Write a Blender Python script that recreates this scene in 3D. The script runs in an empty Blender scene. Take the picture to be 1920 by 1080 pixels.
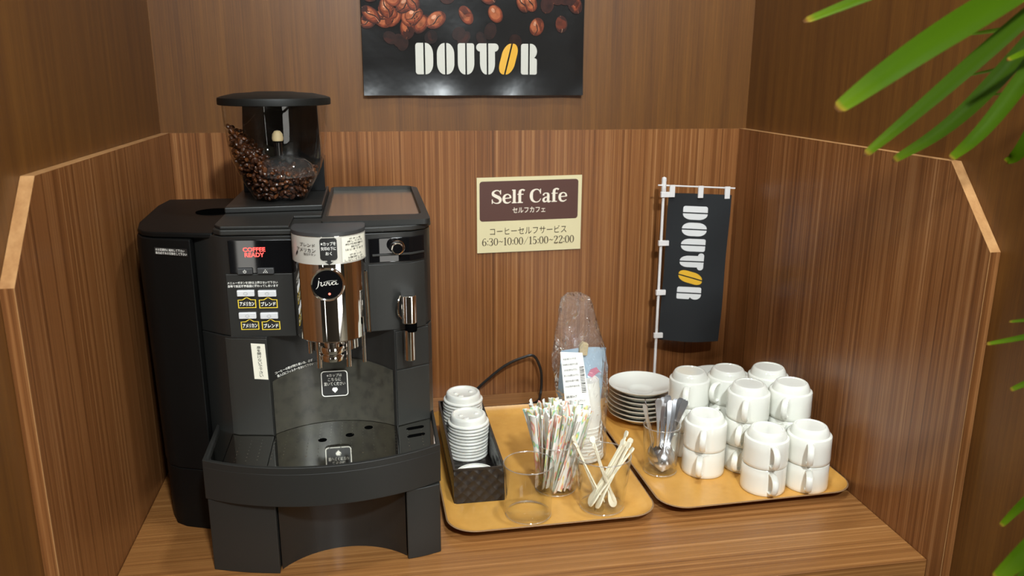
import bpy, bmesh, math, random
from mathutils import Vector, Matrix
random.seed(7)
PI = math.pi
sc = bpy.context.scene
COL = sc.collection

# ------------------------------------------------------------------ camera, world, lights, exposure
def lin(h):
    h = h.lstrip('#')
    c = [int(h[i:i+2], 16)/255 for i in (0, 2, 4)]
    return tuple(x/12.92 if x <= .04045 else ((x+.055)/1.055)**2.4 for x in c)

cam_d = bpy.data.cameras.new('camera'); cam = bpy.data.objects.new('camera', cam_d); COL.objects.link(cam)
yaw, pitch, roll = 0.1718, 0.2584, 0.0039
Fw = Vector((math.sin(yaw)*math.cos(pitch), math.cos(yaw)*math.cos(pitch), -math.sin(pitch)))
Rt = Vector((math.cos(yaw), -math.sin(yaw), 0)); Up = Rt.cross(Fw)
R2 = Rt*math.cos(roll)+Up*math.sin(roll); U2 = -Rt*math.sin(roll)+Up*math.cos(roll)
M = Matrix(((R2.x, U2.x, -Fw.x, .3653), (R2.y, U2.y, -Fw.y, -1.634), (R2.z, U2.z, -Fw.z, .6735), (0, 0, 0, 1)))
cam.matrix_world = M
cam_d.sensor_width = 36; cam_d.lens = 1537.5/1920*36; cam_d.clip_start = .02
cam_d.dof.use_dof = True; cam_d.dof.focus_distance = 1.28; cam_d.dof.aperture_fstop = 6.5
sc.camera = cam
sc.view_settings.view_transform = 'Standard'; sc.view_settings.look = 'None'
sc.view_settings.gamma = 1; sc.view_settings.use_curve_mapping = False
sc.view_settings.exposure = 0.50

wd = bpy.data.worlds.new('world'); sc.world = wd; wd.use_nodes = True
bg = wd.node_tree.nodes['Background']; bg.inputs['Color'].default_value = (1, 1, .97, 1); bg.inputs['Strength'].default_value = .30

def lamp(name, loc, target, power, size, color, spread=PI, shape='DISK', sy=None):
    d = bpy.data.lights.new(name, 'AREA'); d.shape = shape; d.size = size
    if sy: d.size_y = sy
    d.energy = power; d.color = color; d.spread = spread
    o = bpy.data.objects.new(name, d); COL.objects.link(o); o.location = loc
    o.rotation_euler = (Vector(target)-Vector(loc)).to_track_quat('-Z', 'Y').to_euler()
    return o
WARM = (.97, 1.05, 1.08)
lamp('ceiling_downlight', (.66, -2.35, 1.72), (.62, -.1, .15), 42, .16, WARM)
lamp('ceiling_downlight', (-.22, -1.75, 1.72), (.6, -.1, .3), 8, .14, WARM)
lamp('ceiling_downlight', (.82, -.70, 1.72), (.82, -.45, .0), 3.4, .14, WARM, 2.2)
lamp('ceiling_downlight', (1.9, -2.9, 1.72), (1.9, -2.9, 0), 16, .16, WARM)

# ------------------------------------------------------------------ helpers
def nt(m):
    m.use_nodes = True
    return m.node_tree.nodes, m.node_tree.links, m.node_tree.nodes['Principled BSDF']
MATS = {}
def mat(name, col, rough=.5, metal=0., spec=None, bump=None, coat=0, emis=None, trans=0, sss=0):
    if name in MATS: return MATS[name]
    m = bpy.data.materials.new(name); MATS[name] = m
    n, l, p = nt(m)
    c = lin(col) if isinstance(col, str) else col
    p.inputs['Base Color'].default_value = (*c, 1); p.inputs['Roughness'].default_value = rough
    p.inputs['Metallic'].default_value = metal
    if spec is not None: p.inputs['Specular IOR Level'].default_value = spec
    if coat: p.inputs['Coat Weight'].default_value = coat; p.inputs['Coat Roughness'].default_value = .08
    if emis: p.inputs['Emission Color'].default_value = (*emis[0], 1); p.inputs['Emission Strength'].default_value = emis[1]
    if trans: p.inputs['Transmission Weight'].default_value = trans
    if sss: p.inputs['Subsurface Weight'].default_value = sss; p.inputs['Subsurface Radius'].default_value = (.004, .003, .002)
    if bump:
        t = n.new('ShaderNodeTexCoord'); x = n.new('ShaderNodeTexNoise'); x.inputs['Scale'].default_value = bump[0]; x.inputs['Detail'].default_value = 4
        b = n.new('ShaderNodeBump'); b.inputs['Strength'].default_value = bump[1]; b.inputs['Distance'].default_value = bump[2]
        l.new(t.outputs['Object'], x.inputs['Vector']); l.new(x.outputs['Fac'], b.inputs['Height']); l.new(b.outputs['Normal'], p.inputs['Normal'])
    return m

def ramp(n, stops):
    r = n.new('ShaderNodeValToRGB'); e = r.color_ramp.elements
    while len(e) < len(stops): e.new(.5)
    for k, (pos, c) in enumerate(stops):
        e[k].position = pos; e[k].color = (*(lin(c) if isinstance(c, str) else c), 1)
    return r

def wood(name, stops, s_fine, s_long, rough=.4, fine=.35, axis='z', stripe=26, contrast=1.0, coat=0):
    """laminate with straight grain running along one axis"""
    m = bpy.data.materials.new(name); MATS[name] = m
    n, l, p = nt(m)
    t = n.new('ShaderNodeTexCoord')
    def noise(sc3, detail, rgh=.55, dist=0):
        mp = n.new('ShaderNodeMapping'); mp.inputs['Scale'].default_value = sc3
        x = n.new('ShaderNodeTexNoise'); x.inputs['Scale'].default_value = 1; x.inputs['Detail'].default_value = detail
        x.inputs['Roughness'].default_value = rgh; x.inputs['Distortion'].default_value = dist
        l.new(t.outputs['Object'], mp.inputs['Vector']); l.new(mp.outputs['Vector'], x.inputs['Vector']); return x.outputs['Fac']
    def sc3(a, b):
        return {'z': (a, a, b), 'x': (b, a, a)}[axis]
    f1 = noise(sc3(stripe, s_long*.5), 3, .6, .15)      # broad stripes
    f2 = noise(sc3(s_fine, s_long), 5, .7)                # fine stripes
    f3 = noise(sc3(s_fine*2.2, s_long*14), 2, .5)         # pores
    f4 = noise(sc3(2.2, 1.2), 2, .5)                      # slow tone drift
    def math_(op, a, b):
        x = n.new('ShaderNodeMath'); x.operation = op
        for k, q in enumerate((a, b)):
            if isinstance(q, (int, float)): x.inputs[k].default_value = q
            else: l.new(q, x.inputs[k])
        return x.outputs[0]
    v = math_('ADD', math_('MULTIPLY', f1, .42), math_('MULTIPLY', f2, .40))
    v = math_('ADD', v, math_('MULTIPLY', f3, .10))
    v = math_('ADD', v, math_('MULTIPLY', f4, .12))
    v = math_('ADD', math_('MULTIPLY', math_('SUBTRACT', v, .52), 2.4*contrast), .5)
    r = ramp(n, stops); l.new(v, r.inputs['Fac']); l.new(r.outputs['Color'], p.inputs['Base Color'])
    p.inputs['Roughness'].default_value = rough
    b = n.new('ShaderNodeBump'); b.inputs['Strength'].default_value = .12; b.inputs['Distance'].default_value = .0006
    l.new(f2, b.inputs['Height']); l.new(b.outputs['Normal'], p.inputs['Normal'])
    if coat: p.inputs['Coat Weight'].default_value = coat; p.inputs['Coat Roughness'].default_value = .25
    return m

def thin_clear(name, tint=(1, 1, 1), refl=.9, rough=.02, haze=0., haze_col=(.9, .9, .9), bump=None, ior=1.45, base=0.):
    """thin clear wall: straight-through light plus fresnel reflection, with a little haze"""
    m = bpy.data.materials.new(name); MATS[name] = m
    m.use_nodes = True; n = m.node_tree.nodes; l = m.node_tree.links; n.clear()
    out = n.new('ShaderNodeOutputMaterial'); tr = n.new('ShaderNodeBsdfTransparent'); tr.inputs['Color'].default_value = (*tint, 1)
    gl = n.new('ShaderNodeBsdfGlossy'); gl.inputs['Roughness'].default_value = rough; gl.inputs['Color'].default_value = (refl, refl, refl, 1)
    fr = n.new('ShaderNodeLayerWeight'); f0 = ((ior-1)/(ior+1))**2+base     # Schlick fresnel, the same on both faces of the thin wall
    mx = n.new('ShaderNodeMixShader')
    pw_ = n.new('ShaderNodeMath'); pw_.operation = 'POWER'; pw_.inputs[1].default_value = 5
    ml_ = n.new('ShaderNodeMath'); ml_.operation = 'MULTIPLY_ADD'; ml_.inputs[1].default_value = 1-f0; ml_.inputs[2].default_value = f0; ml_.use_clamp = True
    l.new(fr.outputs['Facing'], pw_.inputs[0]); l.new(pw_.outputs[0], ml_.inputs[0]); l.new(ml_.outputs[0], mx.inputs[0])
    cur = tr.outputs[0]
    if haze:
        df = n.new('ShaderNodeBsdfDiffuse'); df.inputs['Color'].default_value = (*haze_col, 1)
        m2 = n.new('ShaderNodeMixShader'); m2.inputs[0].default_value = haze
        l.new(cur, m2.inputs[1]); l.new(df.outputs[0], m2.inputs[2]); cur = m2.outputs[0]
    l.new(cur, mx.inputs[1]); l.new(gl.outputs[0], mx.inputs[2]); l.new(mx.outputs[0], out.inputs[0])
    if bump:
        t = n.new('ShaderNodeTexCoord'); x = n.new('ShaderNodeTexNoise'); x.inputs['Scale'].default_value = bump[0]; x.inputs['Detail'].default_value = 3
        x.inputs['Distortion'].default_value = 1.2
        b = n.new('ShaderNodeBump'); b.inputs['Strength'].default_value = bump[1]; b.inputs['Distance'].default_value = bump[2]
        l.new(t.outputs['Object'], x.inputs['Vector']); l.new(x.outputs['Fac'], b.inputs['Height'])
        l.new(b.outputs['Normal'], gl.inputs['Normal']); l.new(b.outputs['Normal'], fr.inputs['Normal'])
    return m

class MB:
    def __init__(s): s.v = []; s.f = []; s.m = []; s.attr = None
    def add(s, vs, fs, m=0):
        k = len(s.v); s.v += [tuple(q) for q in vs]; s.f += [tuple(i+k for i in f) for f in fs]; s.m += [m]*len(fs); return s
    def box(s, x0, x1, y0, y1, z0, z1, m=0):
        return s.prism([(x0, y0), (x1, y0), (x1, y1), (x0, y1)], z0, z1, m)
    def prism(s, poly, z0, z1, m=0):
        n = len(poly); vs = [(x, y, z0) for x, y in poly]+[(x, y, z1) for x, y in poly]
        fs = [(i, (i+1) % n, n+(i+1) % n, n+i) for i in range(n)]+[tuple(range(n))[::-1], tuple(range(n, 2*n))]
        return s.add(vs, fs, m)
    def prism_y(s, poly, y0, y1, m=0):        # poly in (x,z), from y0 (front) to y1 (back)
        n = len(poly); vs = [(x, y0, z) for x, z in poly]+[(x, y1, z) for x, z in poly]
        fs = [(i, (i+1) % n, n+(i+1) % n, n+i) for i in range(n)]+[tuple(range(n))[::-1], tuple(range(n, 2*n))]
        return s.add(vs, fs, m)
    def prism_x(s, poly, x0, x1, m=0):        # poly in (y,z)
        n = len(poly); vs = [(x0, y, z) for y, z in poly]+[(x1, y, z) for y, z in poly]
        fs = [(i, (i+1) % n, n+(i+1) % n, n+i) for i in range(n)]+[tuple(range(n))[::-1], tuple(range(n, 2*n))]
        return s.add(vs, fs, m)
    def loft(s, rings, cap0=True, cap1=True, m=0, closed=True):
        n = len(rings[0]); vs = [q for r in rings for q in r]; fs = []
        for k in range(len(rings)-1):
            for i in range(n if closed else n-1):
                j = (i+1) % n; fs.append((k*n+i, k*n+j, (k+1)*n+j, (k+1)*n+i))
        if cap0: fs.append(tuple(range(n))[::-1])
        if cap1: fs.append(tuple(range((len(rings)-1)*n, len(rings)*n)))
        return s.add(vs, fs, m)
    def lathe(s, prof, cx=0, cy=0, cz=0, n=40, m=0, cap=False):
        rings = [[(cx+r*math.cos(2*PI*i/n), cy+r*math.sin(2*PI*i/n), cz+z) for i in range(n)] for r, z in prof]
        return s.loft(rings, cap, cap, m)
    def tube(s, path, r, n=10, m=0, flat=1.0, cap=True):
        P = [Vector(q) for q in path]; rings = []; N = None
        for k, q in enumerate(P):
            t = (P[min(k+1, len(P)-1)]-P[max(k-1, 0)]).normalized()
            if N is None:
                a = Vector((0, 0, 1)) if abs(t.z) < .9 else Vector((1, 0, 0)); N = t.cross(a).normalized()
            N = (N-t*N.dot(t)).normalized(); B = t.cross(N)
            rr = r[k] if isinstance(r, (list, tuple)) else r
            rings.append([tuple(q+N*rr*math.cos(2*PI*i/n)+B*rr*flat*math.sin(2*PI*i/n)) for i in range(n)])
        return s.loft(rings, cap, cap, m)
    def cyl_y(s, cx, cz, r, y0, y1, n=28, m=0):
        return s.prism_y([(cx+r*math.cos(2*PI*i/n), cz+r*math.sin(2*PI*i/n)) for i in range(n)], y0, y1, m)
    def build(s, name, mats, parent=None, bevel=0, seg=2, ang=35, recalc=True):
        me = bpy.data.meshes.new(name); off = Vector((0, 0, 0)); q = parent
        while q is not None: off += q.location; q = q.parent
        me.from_pydata([tuple(Vector(v)-off) for v in s.v], [], s.f)
        for mm in (mats if isinstance(mats, (list, tuple)) else [mats]): me.materials.append(mm)
        me.polygons.foreach_set('material_index', s.m)
        if recalc:
            bm = bmesh.new(); bm.from_mesh(me); bmesh.ops.recalc_face_normals(bm, faces=bm.faces); bm.to_mesh(me); bm.free()
        me.polygons.foreach_set('use_smooth', [True]*len(me.polygons)); me.set_sharp_from_angle(angle=math.radians(ang))
        me.update()
        o = bpy.data.objects.new(name, me); COL.objects.link(o); o.parent = parent
        if bevel:
            b = o.modifiers.new('bevel', 'BEVEL'); b.width = bevel; b.segments = seg; b.limit_method = 'ANGLE'; b.angle_limit = math.radians(40)
            b.harden_normals = True
        return o

def tag(o, label, cat, group=None):
    o['label'] = label; o['category'] = cat
    if group: o['group'] = group
    return o
def structure(o): o['kind'] = 'structure'; return o
def thing(name, loc, label, cat, group=None):
    o = bpy.data.objects.new(name, None); COL.objects.link(o); o.location = loc; o.empty_display_size = .02
    return tag(o, label, cat, group)
def copy_tree(o, parent=None):
    c = o.copy(); COL.objects.link(c); c.parent = parent
    for ch in list(o.children): copy_tree(ch, c)
    return c

def rr(x0, x1, y0, y1, tl=(0, 0), tr=(0, 0), br=(0, 0), bl=(0, 0), n=8):
    pts = []
    def arc(cx, cy, r, a0):
        if r[0] <= 0: pts.append((cx, cy)); return
        for k in range(n+1):
            a = a0+PI/2*k/n; pts.append((cx+r[0]*math.cos(a), cy+r[1]*math.sin(a)))
    t = lambda r: (r, r) if isinstance(r, (int, float)) else r
    tl, tr, br, bl = t(tl), t(tr), t(br), t(bl)
    arc(x1-tr[0], y1-tr[1], tr, 0); arc(x0+tl[0], y1-tl[1], tl, PI/2)
    arc(x0+bl[0], y0+bl[1], bl, PI); arc(x1-br[0], y0+br[1], br, 1.5*PI)
    return pts
def rrect(x0, x1, y0, y1, r, n=6): return rr(x0, x1, y0, y1, r, r, r, r, n)
def spline(pts, n=8):
    out = []; P = [tuple(p) for p in pts]
    for i in range(len(P)-1):
        p0 = P[max(i-1, 0)]; p1 = P[i]; p2 = P[i+1]; p3 = P[min(i+2, len(P)-1)]
        for k in range(n):
            t = k/n
            out.append(tuple(.5*(2*b+(c-a)*t+(2*a-5*b+4*c-d)*t*t+(3*b-a-3*c+d)*t**3) for a, b, c, d in zip(p0, p1, p2, p3)))
    out.append(P[-1]); return out

# ---- lettering: everything printed is a flat mesh of 2D polygons pushed through a map (u,v)->xyz
def text2d(body, bold=0.):
    cu = bpy.data.curves.new('t', 'FONT'); cu.body = body; cu.size = 1; cu.align_x = 'CENTER'; cu.resolution_u = 3; cu.offset = bold
    o = bpy.data.objects.new('t', cu); COL.objects.link(o)
    me = bpy.data.meshes.new_from_object(o.evaluated_get(bpy.context.evaluated_depsgraph_get()))
    vs = [(v.co.x, v.co.y) for v in me.vertices]; fs = [tuple(p.vertices) for p in me.polygons]
    bpy.data.objects.remove(o); bpy.data.curves.remove(cu); bpy.data.meshes.remove(me)
    xs = [v[0] for v in vs]; ys = [v[1] for v in vs]
    x0, x1, y0, y1 = min(xs), max(xs), min(ys), max(ys)
    return [((x-x0)/(x1-x0)-.5, (y-y0)/(y1-y0)-.5) for x, y in vs], fs
def put_text(mb, body, cu, cv, w, h, mp, bold=0., rot=0., m=0):
    vs, fs = text2d(body, bold); c, s = math.cos(rot), math.sin(rot)
    mb.add([mp(cu+x*w*c-y*h*s, cv+x*w*s+y*h*c) for x, y in vs], fs, m)
def put_poly(mb, poly, mp, m=0): mb.add([mp(u, v) for u, v in poly], [tuple(range(len(poly)))], m)
def put_ribbon(mb, pts, ws, mp, m=0, sm=6):
    if sm: q = spline([(*p, w) for p, w in zip(pts, ws)], sm)
    else: q = [(*p, w) for p, w in zip(pts, ws)]
    L = []; Rr = []
    for k, (x, y, w) in enumerate(q):
        a = q[max(k-1, 0)]; b = q[min(k+1, len(q)-1)]; dx, dy = b[0]-a[0], b[1]-a[1]; d = math.hypot(dx, dy) or 1
        L.append(mp(x-dy/d*w/2, y+dx/d*w/2)); Rr.append(mp(x+dy/d*w/2, y-dx/d*w/2))
    n = len(q); mb.add(L+Rr, [(i, i+1, n+i+1, n+i) for i in range(n-1)], m)
def put_frame(mb, outer, inner, mp, m=0):
    n = len(outer); mb.add([mp(*p) for p in outer]+[mp(*p) for p in inner], [(i, (i+1) % n, n+(i+1) % n, n+i) for i in range(n)], m)

def logo_polys():
    """the coffee shop wordmark: six stencil letters, 4.164 wide and 1 high, each split down the middle"""
    g = .028; out = []
    def halves(x0, x1, l, r, col=0, shear=None):
        xm = (x0+x1)/2
        for a in (rr(x0, xm-g, 0, 1, *l), rr(xm+g, x1, 0, 1, *r)):
            if shear: a = [(x+(y-.5)*shear, y) for x, y in a]
            out.append((a, col))
    halves(0, .592, ((.09, .09), 0, 0, (.09, .09)), (0, (.25, .36), (.25, .36), 0))
    halves(.718, 1.307, ((.25, .36), 0, 0, (.25, .36)), (0, (.25, .36), (.25, .36), 0))
    halves(1.424, 1.987, ((.08, .08), 0, 0, (.24, .36)), (0, (.08, .08), (.24, .36), 0))
    xm = 2.441
    out.append((rr(xm-.26, xm-g, 0, 1, 0, 0, 0, (.22, .36)), 0)); out.append((rr(2.055, xm-.2, .74, 1, .13, 0, .06, .13), 0))
    out.append((rr(xm+g, xm+.26, 0, 1, 0, 0, (.22, .36), 0), 0)); out.append((rr(xm+.2, 2.828, .74, 1, 0, .13, .13, .06), 0))
    halves(2.90, 3.436, ((.23, .34), 0, 0, (.23, .34)), (0, (.23, .34), (.23, .34), 0), 1, .26)
    xm = 3.885
    out.append((rr(3.605, xm-g, 0, 1, .08, 0, 0, .08), 0))
    out.append((rr(xm+g, 4.164, .50, 1, 0, (.22, .25), (.22, .25), 0), 0)); out.append((rr(xm+g, 4.164, 0, .54, 0, (.1, .08), .06, 0), 0))
    return out
LOGO = logo_polys()

# ------------------------------------------------------------------ materials
M_low = wood('walnut_laminate', [(0, '4a2b13'), (.3, '683e1e'), (.55, '84532c'), (.75, '9b6b40'), (1, 'bf9166')], 430, 1.0, rough=.33, stripe=150, contrast=1.15)
M_up = wood('brown_oak_laminate', [(0, '43270d'), (.35, '5b3714'), (.65, '6d4519'), (1, '865924')], 420, 4.0, rough=.42, stripe=45, contrast=.85)
M_cnt = wood('counter_laminate', [(0, '633c1f'), (.3, '7f522a'), (.6, '966637'), (.8, 'ad7c4a'), (1, 'c99964')], 330, .8, rough=.36, axis='x', stripe=120, contrast=1.2)
M_edge = wood('pale_edge_laminate', [(0, '93633a'), (.4, 'ac7d4e'), (.7, 'bb8d5c'), (1, 'cda06e')], 90, 1.5, rough=.45, stripe=40)
M_tray = wood('willow_tray', [(0, 'b37a34'), (.4, 'cf9746'), (.7, 'd9a352'), (1, 'e2b468')], 40, 3.0, rough=.35, stripe=14, axis='z', contrast=.6)
M_trayedge = mat('tray_ply_edge', '8a6a48', .6)
M_plaster = mat('plaster', 'cfc4b0', .9, bump=(60, .2, .002))
M_floorm = mat('carpet', '5a5446', .95, bump=(300, .4, .002))
M_black = mat('black_plastic', (.0125, .0122, .0110), .40, bump=(900, .15, .0003))
M_black2 = mat('matte_black_plastic', (.0155, .0150, .0130), .48)
M_col = mat('satin_column_plastic', (.026, .026, .023), .34)
M_tank = mat('tank_shaded_black', (.0045, .0045, .0042), .5, spec=.16)  # darker than the body black: shade on the tank put into its colour
M_gloss = mat('gloss_black', (.004, .004, .0045), .03, spec=.45)
M_plate = mat('polished_drip_plate', (.72, .71, .66), .05, 1)
M_grey = mat('dark_grey_plastic', (.045, .045, .045), .4)
M_chrome = mat('chrome', (.82, .80, .77), .05, 1)
M_brush = mat('mesh_metal', (.52, .48, .40), .18, .9)
M_silver = mat('silver_button', (.78, .78, .78), .3, .25)
M_lab_silver = mat('silver_label', 'c4bfb4', .35, .15)
M_white = mat('white_print', 'f2efe6', .5)
M_paper = mat('cream_paper', 'e8e2cf', .6)
M_ink = mat('black_ink', (.012, .011, .01), .5)
M_yel = mat('yellow_print', 'e9c93c', .5)
M_red = mat('red_display', (.9, .05, .04), .5, emis=((1, .06, .05), 2.2))
M_led = mat('red_led', (.9, .1, .08), .4, emis=((1, .15, .1), 2.0))
M_dark = mat('dark_hole', (.002, .002, .002), .9, spec=0)
M_porc = mat('white_porcelain', 'eeede3', .12, coat=.3)
M_lid = mat('white_plastic_lid', 'e9e6dc', .3, sss=.15)
M_cupp = mat('white_paper_cup', 'f1ede0', .5)
M_stir = mat('ivory_plastic', 'ece4cb', .35, sss=.1)
M_steel = mat('stainless_steel', (.62, .62, .64), .24, 1)
M_glass = thin_clear('clear_glass', (.985, .99, .987), ior=1.36)
M_rim = thin_clear('glass_edge_glint', (.97, .98, .975), ior=1.9, base=.22, haze=.12)  # whitish haze stands in for bright glints along the glass edges
M_bag = thin_clear('clear_film', (.97, .975, .98), rough=.05, haze=.05, bump=(15, .9, .06), ior=1.5, base=.02)
M_hop = thin_clear('clear_hopper', (.95, .94, .92), ior=1.45)
M_tan = mat('tan_card', 'c9b489', .6)
M_blue = mat('blue_card', 'b4cde0', .5)
M_cord = mat('black_cord', (.012, .011, .01), .4)
M_flag = mat('black_cloth', '1b1d1f', .85, bump=(700, .2, .0005))
M_flagpr = mat('grey_white_print', 'd9d8d6', .8)
M_pole = mat('white_pole', 'e2dedb', .4)

# ------------------------------------------------------------------ the setting
W, T, H, Hc, A, B, CF = 1.13, .0154, .5598, .4554, .6494, .7428, .7152
structure(MB().box(-T-.03, -T, -1.00, .03, -.75, 1.75).build('wall_left', M_up))
structure(MB().box(W+T, W+T+.03, -1.30, .03, -.75, 1.75).build('wall_right', M_up))
structure(MB().box(-T-.03, W+T+.03, .0035, .035, -.75, 1.75).build('wall_back', M_up))
structure(MB().box(-2.2, 3.3, -3.6, .1, -.80, -.75).build('floor', M_floorm))
structure(MB().box(-2.2, 3.3, -3.6, .1, 1.75, 1.80).build('ceiling', M_plaster))
structure(MB().box(-2.2, 3.3, -3.65, -3.6, -.75, 1.75).build('wall_front', mat('front_wall', '40362a', .8, bump=(40, .2, .002))))
M_lit = mat('added_pane_glow', 'ffffff', .2, emis=((1, .97, .90), 3.2))  # glow for unseen panes added to give bright reflections
for k, (x0, x1) in enumerate(((-.86, -.76), (1.45, 2.45))):
    w_ = MB().box(x0, x1, -3.6, -3.585, -.72, .62).build(f'added_lit_pane_{k+1}', M_lit); structure(w_)  # added pane, placed to reflect in the display and chrome head
    f_ = MB(); zs = [-.74, .05, .60]  # frame bars round the added pane
    f_.box(x0-.04, x0, -3.6, -3.56, -.74, .66); f_.box(x1, x1+.04, -3.6, -3.56, -.74, .66)
    for z in zs: f_.box(x0, x1, -3.6, -3.565, z, z+.04)
    structure(f_.build(f'trim_{k+4}', mat('dark_frame', '2b2018', .5)))
structure(MB().box(3.3, 3.35, -3.6, .1, -.75, 1.75).build('wall_side', mat('front_wall', '40362a')))
structure(MB().box(3.285, 3.3, -2.55, -1.55, -.55, 1.15).build('added_lit_pane_3', M_lit))  # added glowing pane, gives the brew head a bright strip
f_ = MB()  # frame bars of the added side pane
for y0, y1 in ((-2.60, -2.55), (-2.07, -2.03), (-1.55, -1.50)): f_.box(3.26, 3.3, y0, y1, -.60, 1.20)
for z0, z1 in ((-.60, -.55), (.30, .34), (1.15, 1.20)): f_.box(3.265, 3.3, -2.55, -1.55, z0, z1)
structure(f_.build('trim_6', MATS['dark_frame']))
prof = [(0.003, -.75), (-B, -.75), (-B, Hc), (-A, H), (0.003, H)]
def side_panel(name, x0, x1):
    b = MB(); b.prism_x(prof, x0, x1)
    # top ledge, slope and front edge carry the pale edging
    b.m = [0]*len(b.f)
    b.m[2] = 1; b.m[3] = 1
    xe = x1 if x0 < 0 else x0; b.box(min(xe, xe+(.0007 if x0 > 0 else -.0007)), max(xe, xe+(.0007 if x0 > 0 else -.0007)), -B-.0006, -B+.0002, -.75, Hc, 1)   # pale edging line
    return structure(b.build(name, [M_low, M_edge]))
side_panel('trim_1', -T+.0004, 0); side_panel('trim_2', W, W+T-.0004)
structure(MB().box(0.0005, W-.0005, 0, .0032, -.75, H).build('trim_3', M_low))
b = MB(); b.box(.0006, W-.0006, -CF, -.0006, -.055, 0)
cnt = b.build('counter', M_cnt, bevel=.0012)
tag(cnt, 'reddish brown wood-grain counter top that everything stands on', 'counter')
cb = MB().box(.0006, W-.0006, -CF+.012, -.0006, -.745, -.0555).build('base_cabinet', M_low)
tag(cb, 'wood-grain cabinet front below the counter edge', 'cabinet')

# ------------------------------------------------------------------ coffee machine
cm = thing('coffee_machine', (.287, -.35, 0), 'large black automatic coffee machine with chrome brew head and bean hopper', 'coffee machine')
def arc3(x0, y0, xm, ym, x1, y1, n=16):
    """circle arc through three plan points"""
    ax, ay, bx, by, cx, cy = x0, y0, xm, ym, x1, y1
    d = 2*(ax*(by-cy)+bx*(cy-ay)+cx*(ay-by))
    ux = ((ax*ax+ay*ay)*(by-cy)+(bx*bx+by*by)*(cy-ay)+(cx*cx+cy*cy)*(ay-by))/d
    uy = ((ax*ax+ay*ay)*(cx-bx)+(bx*bx+by*by)*(ax-cx)+(cx*cx+cy*cy)*(bx-ax))/d
    r = math.hypot(ax-ux, ay-uy); a0 = math.atan2(ay-uy, ax-ux); a1 = math.atan2(cy-uy, cx-ux); am = math.atan2(by-uy, bx-ux)
    while a1 < a0: a1 += 2*PI
    while am < a0: am += 2*PI
    if am > a1: a1 -= 2*PI
    return [(ux+r*math.cos(a0+(a1-a0)*k/n), uy+r*math.sin(a0+(a1-a0)*k/n)) for k in range(n+1)]
# recess face behind the cup stand
REC = arc3(.2155, -.486, .302, -.452, .387, -.484, 20)
def rec_y(x):
    for (xa, ya), (xb, yb) in zip(REC, REC[1:]):
        if xa <= x <= xb: return ya+(yb-ya)*(x-xa)/(xb-xa)
    return REC[0][1]
back = [(.448, -.13), (.118, -.13)]
# lower body block with recess
low = [(.118, -.446), (.150, -.474), (.163, -.482), (.2125, -.491)]+REC+[(.391, -.488), (.442, -.466), (.448, -.445)]
MB().prism(low+back, .0, .310).build('body', M_black, cm, bevel=.0012)
# seam strips and separate shells on the lower body
col = [(.1535, -.4775), (.163, -.4835), (.2125, -.4925), (.2125, -.480), (.1535, -.466)]
MB().prism(col, .160, .3075).build('column_cover', M_col, cm, bevel=.0012)
rcol = [(.3925, -.480), (.3925, -.4895), (.4415, -.4672), (.4475, -.450), (.440, -.450)]
MB().prism(rcol, .160, .2475).build('column_cover', M_col, cm, bevel=.0012)
MB().prism(rcol, .2490, .3075).build('column_cover', M_black2, cm, bevel=.0012)
def stained_panel():
    m = mat('satin_black', (.060, .056, .042), .30, bump=(35, .10, .002)); n, l, p = nt(m)
    t = n.new('ShaderNodeTexCoord'); x = n.new('ShaderNodeTexNoise'); x.inputs['Scale'].default_value = 75; x.inputs['Detail'].default_value = 3
    r = ramp(n, [(0, (.026, .025, .020)), (.36, (.034, .032, .025)), (.48, (.046, .043, .033)), (.7, (.052, .049, .036)), (1, (.058, .054, .040))])
    l.new(t.outputs['Object'], x.inputs['Vector']); l.new(x.outputs['Fac'], r.inputs['Fac']); l.new(r.outputs['Color'], p.inputs['Base Color']); return m
# recess panel with its arched top
b = MB(); pts = REC
def seam_z(x): return .2405+.0165*math.sin(PI*min(1, max(0, (x-.2155)/.172)))+.006*(x-.2155)/.172
o_ = []; 
for k, (x, y) in enumerate(pts): o_.append([(x, y-.0018, .160), (x, y-.0018, seam_z(x)), (x, y+.001, seam_z(x)+.0005), (x, y+.001, .160)])
b.loft(o_, True, True)
MB_rec = b.build('recess_panel', stained_panel(), cm)
# upper body
upf = [(.118, -.446), (.150, -.472), (.1620, -.480), (.252, -.4865), (.300, -.489), (.357, -.488), (.420, -.481), (.438, -.468), (.448, -.445)]
MB().prism(upf+back, .3105, .4535).build('body', M_black, cm, bevel=.0015)
# top cover with rim
topf = [(.1485, -.468), (.1600, -.4815), (.252, -.4885), (.300, -.491), (.357, -.490), (.420, -.4835), (.440, -.470), (.450, -.445), (.450, -.128), (.1485, -.128)]
b = MB(); b.prism(topf, .4545, .4625); b.build('top_cover', M_black2, cm, bevel=.002)
b = MB(); b.prism([(.1605, -.4780), (.2525, -.4850), (.2525, -.405), (.2925, -.405), (.2925, -.13), (.15, -.13), (.15, -.46)], .4627, .4668)
b.build('tank_lid', M_black2, cm, bevel=.0012)
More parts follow.
